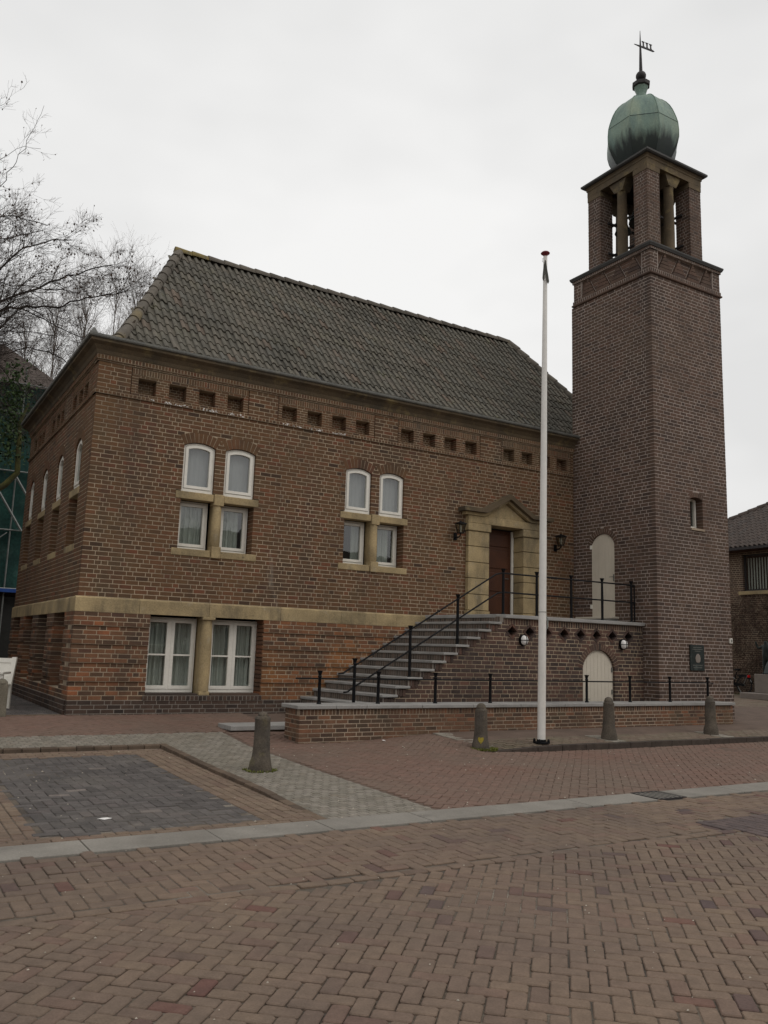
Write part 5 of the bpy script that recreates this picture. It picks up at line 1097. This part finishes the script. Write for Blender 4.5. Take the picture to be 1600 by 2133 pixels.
bt([(-6.2, .72, 0), bb_], .022, 'down_tube'); bt([(-6.21, .8, 0), (-5.75, .55, 0)], .018, 'top_tube', 'alu'); bt([bb_, seat], .018, 'seat_tube'); bt([bb_, (rw, wr, .04)], .014, 'chain_stay'); bt([(-5.74, .62, 0), (rw, wr, .04)], .012, 'seat_stay'); bt([(-6.18, .68, 0), head], .022, 'head_tube'); bt([(-6.18, .68, 0), (fwh, wr, .04)], .014, 'fork'); bt([head, (-6.2, 1.02, 0)], .014, 'stem')
bt([(-6.0, 1.03, -.28), (-6.15, 1.05, -.25), (-6.25, 1.05, -.05), (-6.25, 1.05, .05), (-6.15, 1.05, .25), (-6.0, 1.03, .28)], .013, 'handlebar')
G().prism([(-5.8, .86), (-5.55, .86), (-5.54, .92), (-5.6, .94), (-5.78, .9)], BF, -.07, .07).build('saddle', 'black', bk, bevel=.02)
bt([(-5.66, .7, 0), (-5.2, .7, 0)], .02, 'carrier'); bt([(rw, wr, .05), (-5.2, .7, .04)], .008, 'carrier_strut', 'alu')
G().prism([(-5.2, .62), (-5.14, .62), (-5.14, .72), (-5.2, .72)], BF, -.05, .05).build('rear_light', 'redlight', bk, bevel=.01); bt([(-5.12, .6, 0), (-5.05, .46, 0)], .018, 'mudguard_tip', 'litter')
G().prism([(-5.95, .34), (-5.35, .3), (-5.35, .38), (-5.95, .44)], BF, .05, .09).build('chain_case', 'black', bk); bt([(-5.9, .28, .1), (-5.75, .18, .1), (-5.75, .18, .18)], .012, 'pedal')
bt([(-5.62, .3, .05), (-5.42, .02, .1)], .01, 'kickstand', 'alu')
g = G(); 
for i in range(900):
    y, x = rng.uniform(2.5, 8.5), rng.uniform(24.9, 25.95); zq = float(hz2(x, y)); h_ = rng.uniform(.03, .1); dx, dy = rng.uniform(-.03, .03), rng.uniform(-.03, .03)
    g.add([(x-.008, y-.008, zq), (x+.008, y+.008, zq), (x+dx, y+dy, zq+h_)], [(0, 1, 2)])
tag(g.build('grass', 'grass'), 'strip of rough grass at the foot of the vine wall', 'grass', kind='stuff')
# ================================================================== LEFT: SCAFFOLDED BUILDING
sb_ = thing('scaffolded_building', (-3, 15, 0), 'building wrapped in green scaffold netting behind the trees on the left', 'building')
G().box(-14, 3.2, 15.2, 24, 0, 9.0).build('wall', 'plaster', sb_); G().box(-14, -6.2, 2.0, 15.19, 0, 8.5).build('unseen_wing', 'plaster', sb_)  # side wing added out of view to shade the house's left wall
G().add([(-14.4, 1.7, 8.5), (-5.8, 1.7, 8.5), (-5.8, 15.1, 8.5), (-14.4, 15.1, 8.5), (-10.1, 1.7, 12), (-10.1, 15.1, 12)], [(0, 1, 4), (1, 2, 5, 4), (3, 0, 4, 5), (2, 3, 5)]).build('unseen_wing_roof', 'tile2', sb_)  # roof of the added, unseen side wing
G().add([(-14.4, 14.9, 8.9), (3.6, 14.9, 8.9), (3.6, 24.3, 8.9), (-14.4, 24.3, 8.9), (-11, 19.6, 12.4), (.4, 19.6, 12.4)], [(0, 1, 5, 4), (1, 2, 5), (2, 3, 4, 5), (3, 0, 4)]).build('roof', 'tile2', sb_)
SFr = FRONT(14.2); lv = [2.75, 4.6, 6.5, 8.4, 9.4]
for i in range(len(lv)-1):
    g = G(); nx = 44; nz_ = 10
    for jz in range(nz_+1):
        for ix in range(nx+1):
            a = -13+16*ix/nx; z = lv[i]+(lv[i+1]-lv[i])*jz/nz_; g.v.append(tuple(SFr.p(a, z, .05*math.sin(a*2.1+i)+.03*math.sin(a*7+z*2)-.08*math.sin(math.pi*jz/nz_))))
    g.f = [(jz*(nx+1)+ix, jz*(nx+1)+ix+1, (jz+1)*(nx+1)+ix+1, (jz+1)*(nx+1)+ix) for jz in range(nz_) for ix in range(nx)]; g.r = [0]*len(g.f); g.build('netting', 'netting', sb_, smooth=True)
for z in lv:
    G().tube([(-13, 14.05, z), (3.2, 14.05, z)], .025, 6).build('scaffold_tube', 'alu', sb_)
    G().box(-13, 3.2, 14.25, 15.1, z-.05, z).build('scaffold_deck', 'zinc', sb_)
for i in range(8): G().tube([(-12.6+i*2.2, 14.08, 0), (-12.6+i*2.2, 14.08, 10)], .025, 6).build('scaffold_tube', 'alu', sb_)
for a0, a1, z0, z1 in ((-.2, .9, 6.3, 4.6), (.6, 1.7, 6.3, 4.6), (-1.4, .5, 2.8, 4.5), (-.6, 1.2, 7.3, 8.2)): G().tube([(a0, 13.95, z0), (a1, 13.95, z1)], .04 if z0 > z1 else .018, 6).build('brace', 'alu', sb_)
G().box(-13, 3.2, 13.9, 14.1, 2.63, 2.74).build('edge_sheet', 'bluep', sb_)
G().box(-13, 3.2, 14.3, 15.1, 0, 2.5).build('dark_bay', 'dark', sb_)
# ================================================================== TREES
def twig(g, P, r0, r1):
    P = np.array(P); n = len(P); d = P[-1]-P[0]; d = d/(np.linalg.norm(d)+1e-9); a = np.cross(d, (.3, .5, .81)); a /= np.linalg.norm(a)+1e-9; b = np.cross(d, a)
    off = np.array([a, -.5*a+.866*b, -.5*a-.866*b]); rad = np.linspace(r0, r1, n); V = (P[:, None, :]+off[None]*rad[:, None, None]).reshape(-1, 3); m = len(g.v)
    g.v += [tuple(v) for v in V.tolist()]
    for i in range(n-1):
        k = m+3*i; g.f += [(k, k+1, k+4, k+3), (k+1, k+2, k+5, k+4), (k+2, k, k+3, k+5)]
    g.r += [0]*(3*(n-1))
def inview(p, lim=-.52):
    q = p-CAM; w = q@fw; return w > 0 and q@r2/w > lim
def grow(g, p, d, L, r, lev, maxlev, bias, wob=.25, kids=(5, 7), tw=None, fall=.0, cull=None):
    n = max(4, int(L/.2)) if lev < 2 else 4; q = np.array(p, float); pts = [q]; d = np.array(d, float); d /= np.linalg.norm(d); ds = []
    N = nr.normal(0, wob, (n, 3))*.5+bias*(.12 if lev < 2 else .2)
    for i in range(n):
        d = d+N[i]; d[2] -= fall*i/n; d = d/np.linalg.norm(d); q = q+d*(L/n); pts.append(q); ds.append(d)
    r1 = max(.0024, r*.3)
    if lev < 2: (g if lev < 2 or tw is None else tw).tube(pts, [max(.0024, r*(1-.7*i/n)) for i in range(n+1)], 4, cap=False)
    else: twig(tw if tw is not None else g, pts, max(.003, r), r1)
    if lev < maxlev:
        for k in range(rng.randint(*kids)):
            t = rng.uniform(.15, 1.0); i = min(n-1, int(t*n))
            if cull is not None and lev >= 1 and not inview(pts[i+1], cull): continue
            dd = ds[i]; s = nr.normal(0, 1, 3); s -= dd*(s@dd); s /= np.linalg.norm(s); an = rng.uniform(.4, .9)
            grow(g, pts[i+1], dd*math.cos(an)+s*math.sin(an), L*rng.uniform(.4, .66)*(1.1-.35*t), max(.0024, r*.5*(1-.5*t)), lev+1, maxlev, bias, wob, kids, tw, fall, cull)
def limb(g, tw, pts, r0, r1, lev=0, bias=np.array((.2, 0, .3)), dens=2.6, clen=1.7, maxlev=3, fall=0., kids=(5, 7)):
    P = [np.array(q, float) for q in pts]; out_ = []
    for a, b in zip(P[:-1], P[1:]):
        n = max(2, int(np.linalg.norm(b-a)/.25))
        for i in range(n): out_.append(a+(b-a)*i/n+nr.normal(0, .025, 3))
    out_.append(P[-1]); m = len(out_); rad = [r0+(r1-r0)*i/(m-1) for i in range(m)]; g.tube(out_, rad, 7, cap=False)
    Ltot = sum(np.linalg.norm(b-a) for a, b in zip(P[:-1], P[1:]))
    for k in range(int(Ltot*dens)):
        i = rng.randint(int(m*.12), m-2); d = out_[i+1]-out_[i]; d /= np.linalg.norm(d); s = nr.normal(0, 1, 3); s -= d*(s@d); s /= np.linalg.norm(s); an = rng.uniform(.4, 1.0)
        grow(g, out_[i], d*math.cos(an)+s*math.sin(an), clen*rng.uniform(.5, 1.15)*(1.15-.55*i/m), rad[i]*.45, 1, maxlev, bias, .3, kids, tw, fall, -.5)
def at(u, v, dist):
    q = fw+r2*(u-800)/1753.8-u2*(v-1066.5)/1753.8; return CAM+q*dist/math.hypot(q[0], q[1])
TB = at(-330, 1300, 27); tb = thing('bare_tree', (TB[0], TB[1], 0), 'large bare tree with dark spreading branches at the left edge', 'tree')
tg = G(); tg.tube([(TB[0], TB[1], z) for z in (-.1, .5, 3, 6, 9)]+[(TB[0]+.3, TB[1], 12), (TB[0]+.5, TB[1]-.2, 15.5)], [.5, .4, .34, .3, .24, .17, .08], 12); tg.build('trunk', 'bark', tb, smooth=True)
bgm, twg = G(), G()
limbs = [([(0, 625), (60, 608), (140, 575), (235, 552)], .085, .02, 6.8), ([(0, 645), (130, 637), (200, 618), (265, 606)], .09, .018, 6.2), ([(40, 640), (130, 685), (175, 705)], .05, .018, 6.0), ([(0, 560), (50, 515), (110, 500), (150, 500)], .08, .02, 7.6),
    ([(0, 388), (50, 310), (78, 250), (92, 220)], .03, .006, 10.0), ([(0, 335), (50, 305), (85, 310)], .022, .006, 10.2), ([(0, 450), (50, 455), (100, 470)], .05, .015, 8.5), ([(0, 500), (40, 490), (90, 480)], .06, .015, 8.0), ([(0, 740), (60, 725), (130, 745), (165, 780)], .06, .015, 5.5), ([(0, 760), (40, 815), (70, 880)], .05, .012, 4.6), ([(0, 800), (50, 800), (95, 850)], .04, .012, 4.4), ([(0, 590), (90, 600), (160, 610)], .05, .012, 7.0), ([(0, 690), (60, 690), (120, 700)], .05, .012, 6.0), ([(-40, 250), (10, 215), (28, 185)], .02, .005, 11.5)]
for i, (pl, r0, r1, z0) in enumerate(limbs):
    dd = 27+rng.uniform(-1.3, 1.3); P = [(TB[0]+.15, TB[1], z0)]+[at(u, v, dd) for u, v in pl]; thin = i in (4, 5, 13)
    limb(bgm, twg, P, r0*.85, r1*.8, bias=np.array((.25, -.05, .25 if i not in (8, 9, 10, 2) else -.15)), dens=4.5 if thin else 4.2, clen=1.0 if thin else 1.9, maxlev=2 if thin else 3, fall=.25 if i in (8, 9, 10) else 0., kids=(4, 6) if thin else (6, 9))
bgm.build('branches', 'bark', tb, kind='stuff'); twg.build('twigs', 'twig', tb, kind='stuff')
# hanging leaves left on the upper shoots
g = G(); src = [v for v in twg.v if v[2] > 11.8]
for _ in range(900):
    c = np.array(rng.choice(src)); s = rng.uniform(.045, .09); a = rng.uniform(0, 6.28); u_ = np.array((math.cos(a)*.3, math.sin(a)*.3, -1))*s; w_ = np.array((-math.sin(a), math.cos(a), 0))*s*.45; g.add([c, c+u_*.5+w_, c+u_, c+u_*.5-w_], [(0, 1, 2, 3)])
g.build('dry_leaves', 'vine', tb, kind='stuff')
# slender twiggy trees further back
for i, (u, v) in enumerate(((120, 640), (185, 610), (245, 585), (290, 600), (60, 660))):
    top = at(u, v, 41+i); x, y = top[0], top[1]; t = thing('slender_tree', (x, y, 0), ['slender pale twiggy tree behind the house, second from the left', 'slender pale twiggy tree in the middle of the row behind the house', 'tallest slender twiggy tree just left of the roof hip', 'slender twiggy tree closest to the roof hip', 'slender pale twiggy tree furthest left behind the house'][i], 'tree', 'slender trees behind the house')
    tr = G().tube([(x, y, 0), (x+.1, y, top[2]*.5), (x, y, top[2]*.95)], [.1, .06, .01], 6); tr.build('trunk', 'paletwig', t); c_ = G()
    for k in range(85):
        z = top[2]*rng.uniform(.3, .95); a = rng.uniform(0, 6.28); grow(c_, (x, y, z), (math.cos(a)*.35, math.sin(a)*.35, 1), 2.6*rng.uniform(.6, 1.2), .016, 1, 3, np.array((0, 0, .5)), .18, (5, 7))
    c_.build('crown', 'paletwig', t, kind='stuff')
# ivy clad trunk at the left edge
it = at(-70, 1000, 24); ic = at(18, 930, 24); t = thing('ivy_tree', (it[0], it[1], 0), 'mossy ivy clad tree in front of the green netting', 'tree')
G().tube([(it[0], it[1], 0), (it[0], it[1], 3), at(-40, 1040, 24), at(10, 1010, 24), at(36, 985, 24), at(39, 930, 24), at(42, 880, 24), at(60, 840, 24)], [.2, .16, .11, .085, .075, .065, .05, .03], 10).build('trunk', 'bough', t, smooth=True); g = G()
it = ic; it[2] = 0
for _ in range(1300):
    a, r_ = rng.uniform(0, 6.28), abs(rng.gauss(0, .45)); z = rng.uniform(5.8, 8.4); k = 1.1-.5*abs(z-6.6)/2.4; c = np.array((it[0]+r_*k*math.cos(a), it[1]+r_*k*math.sin(a), z+rng.gauss(0, .15))); s = rng.uniform(.03, .07)
    u_ = nr.normal(0, 1, 3); u_ /= np.linalg.norm(u_); w_ = np.cross(u_, nr.normal(0, 1, 3)); w_ /= np.linalg.norm(w_); g.add([c-u_*s, c+w_*s*.6, c+u_*s, c-w_*s*.6], [(0, 1, 2, 3)])
g.build('ivy', 'leaf', t, kind='stuff')
# ================================================================== ACROSS THE STREET (seen in the window panes)
for i, (x0, x1, h_) in enumerate(((-22, -4, 6.2), (-3.5, 12, 5.4), (12.5, 26, 6.6), (26.5, 44, 5.6))):
    t = thing('opposite_house', (x0, -42, 0), ['brick house across the street, leftmost of the row', 'low brick house across the street behind the viewer', 'tall brick house across the street behind the viewer', 'brick house across the street, rightmost of the row'][i], 'building', 'houses across the street')
    G().box(x0, x1, -50, -42, -.5, h_).build('wall', 'plaster', t); G().add([(x0-.3, -41.7, h_), (x1+.3, -41.7, h_), (x1+.3, -50.3, h_), (x0-.3, -50.3, h_), (x0-.3, -46, h_+3.4), (x1+.3, -46, h_+3.4)], [(1, 0, 4, 5), (3, 2, 5, 4), (0, 3, 4), (2, 1, 5)]).build('roof', 'tile2', t)
    n = int((x1-x0)/2.6)
    for k in range(n):
        for z in (.9, 3.6):
            xx = x0+1+k*2.6; f = G().box(xx, xx+1.2, -42.03, -41.96, z, z+1.6).build('window', 'white', t); G().box(xx+.09, xx+1.11, -41.97, -41.955, z+.09, z+1.51).build('pane', 'dark', f)
ot = thing('street_tree', (13.5, -33, -.4), 'bare street tree across the road behind the viewer', 'tree')
G().tube([(13.5, -33, z) for z in (-.4, 2, 5, 8)], [.25, .2, .15, .06], 8).build('trunk', 'bark', ot); g = G()
for k in range(26):
    z = rng.uniform(2.5, 7.5); a = rng.uniform(0, 6.28); grow(g, (13.5, -33, z), (math.cos(a), math.sin(a), .8), 2.6, .05, 1, 3, np.array((0, 0, .3)), .3, (4, 5))
g.build('crown', 'bark', ot, kind='stuff')
# litter specks
for i, (x, y, nm) in enumerate(((4.1, -3.25, 'crumpled white paper scrap at the foot of the low wall'), (-1.05, -7.1, 'flattened white paper scrap on the dark parking bay'))):
    z = float(hz(x, y)); t = thing('paper_scrap', (x, y, z), nm, 'litter', 'paper scraps'); g = G(); s = .05 if i == 0 else .075
    V = [(x+s*math.cos(k)*rng.uniform(.5, 1), y+s*.6*math.sin(k)*rng.uniform(.5, 1), z+rng.uniform(.004, .03 if i == 0 else .008)) for k in np.linspace(0, 6.28, 8)[:-1]]+[(x, y, z+.03 if i == 0 else z+.008)]
    g.add(V, [(k, (k+1) % 7, 7) for k in range(7)]).build('paper', 'litter', t)

# grit, crumbs and dry bits lying on the paving
g = G()
for _ in range(420):
    x, y = rng.uniform(-2.6, 9), rng.uniform(-12.5, -3.2)
    if -2.9+(y+14.7)*.1 > x or (x > 5 and y > -4.4): continue
    z = float(hz(x, y))+.003; s = rng.uniform(.003, .009)*(1.6 if y > -8 else 1); a = rng.uniform(0, 6.28); e = rng.uniform(.4, 1)
    P_ = [(x+s*math.cos(a+t), y+s*e*math.sin(a+t), z) for t in (0, 1.57, 3.14, 4.71)]+[(x, y, z+s*.8)]
    g.add(P_, [(0, 1, 4), (1, 2, 4), (2, 3, 4), (3, 0, 4)])
K['grit'] = mat('pale grit', (.38, .34, .28), .9, .3, 20, 90)
tag(g.build('grit', 'grit'), 'scattered pale grit and crumbs on the paving', 'grit', kind='stuff')
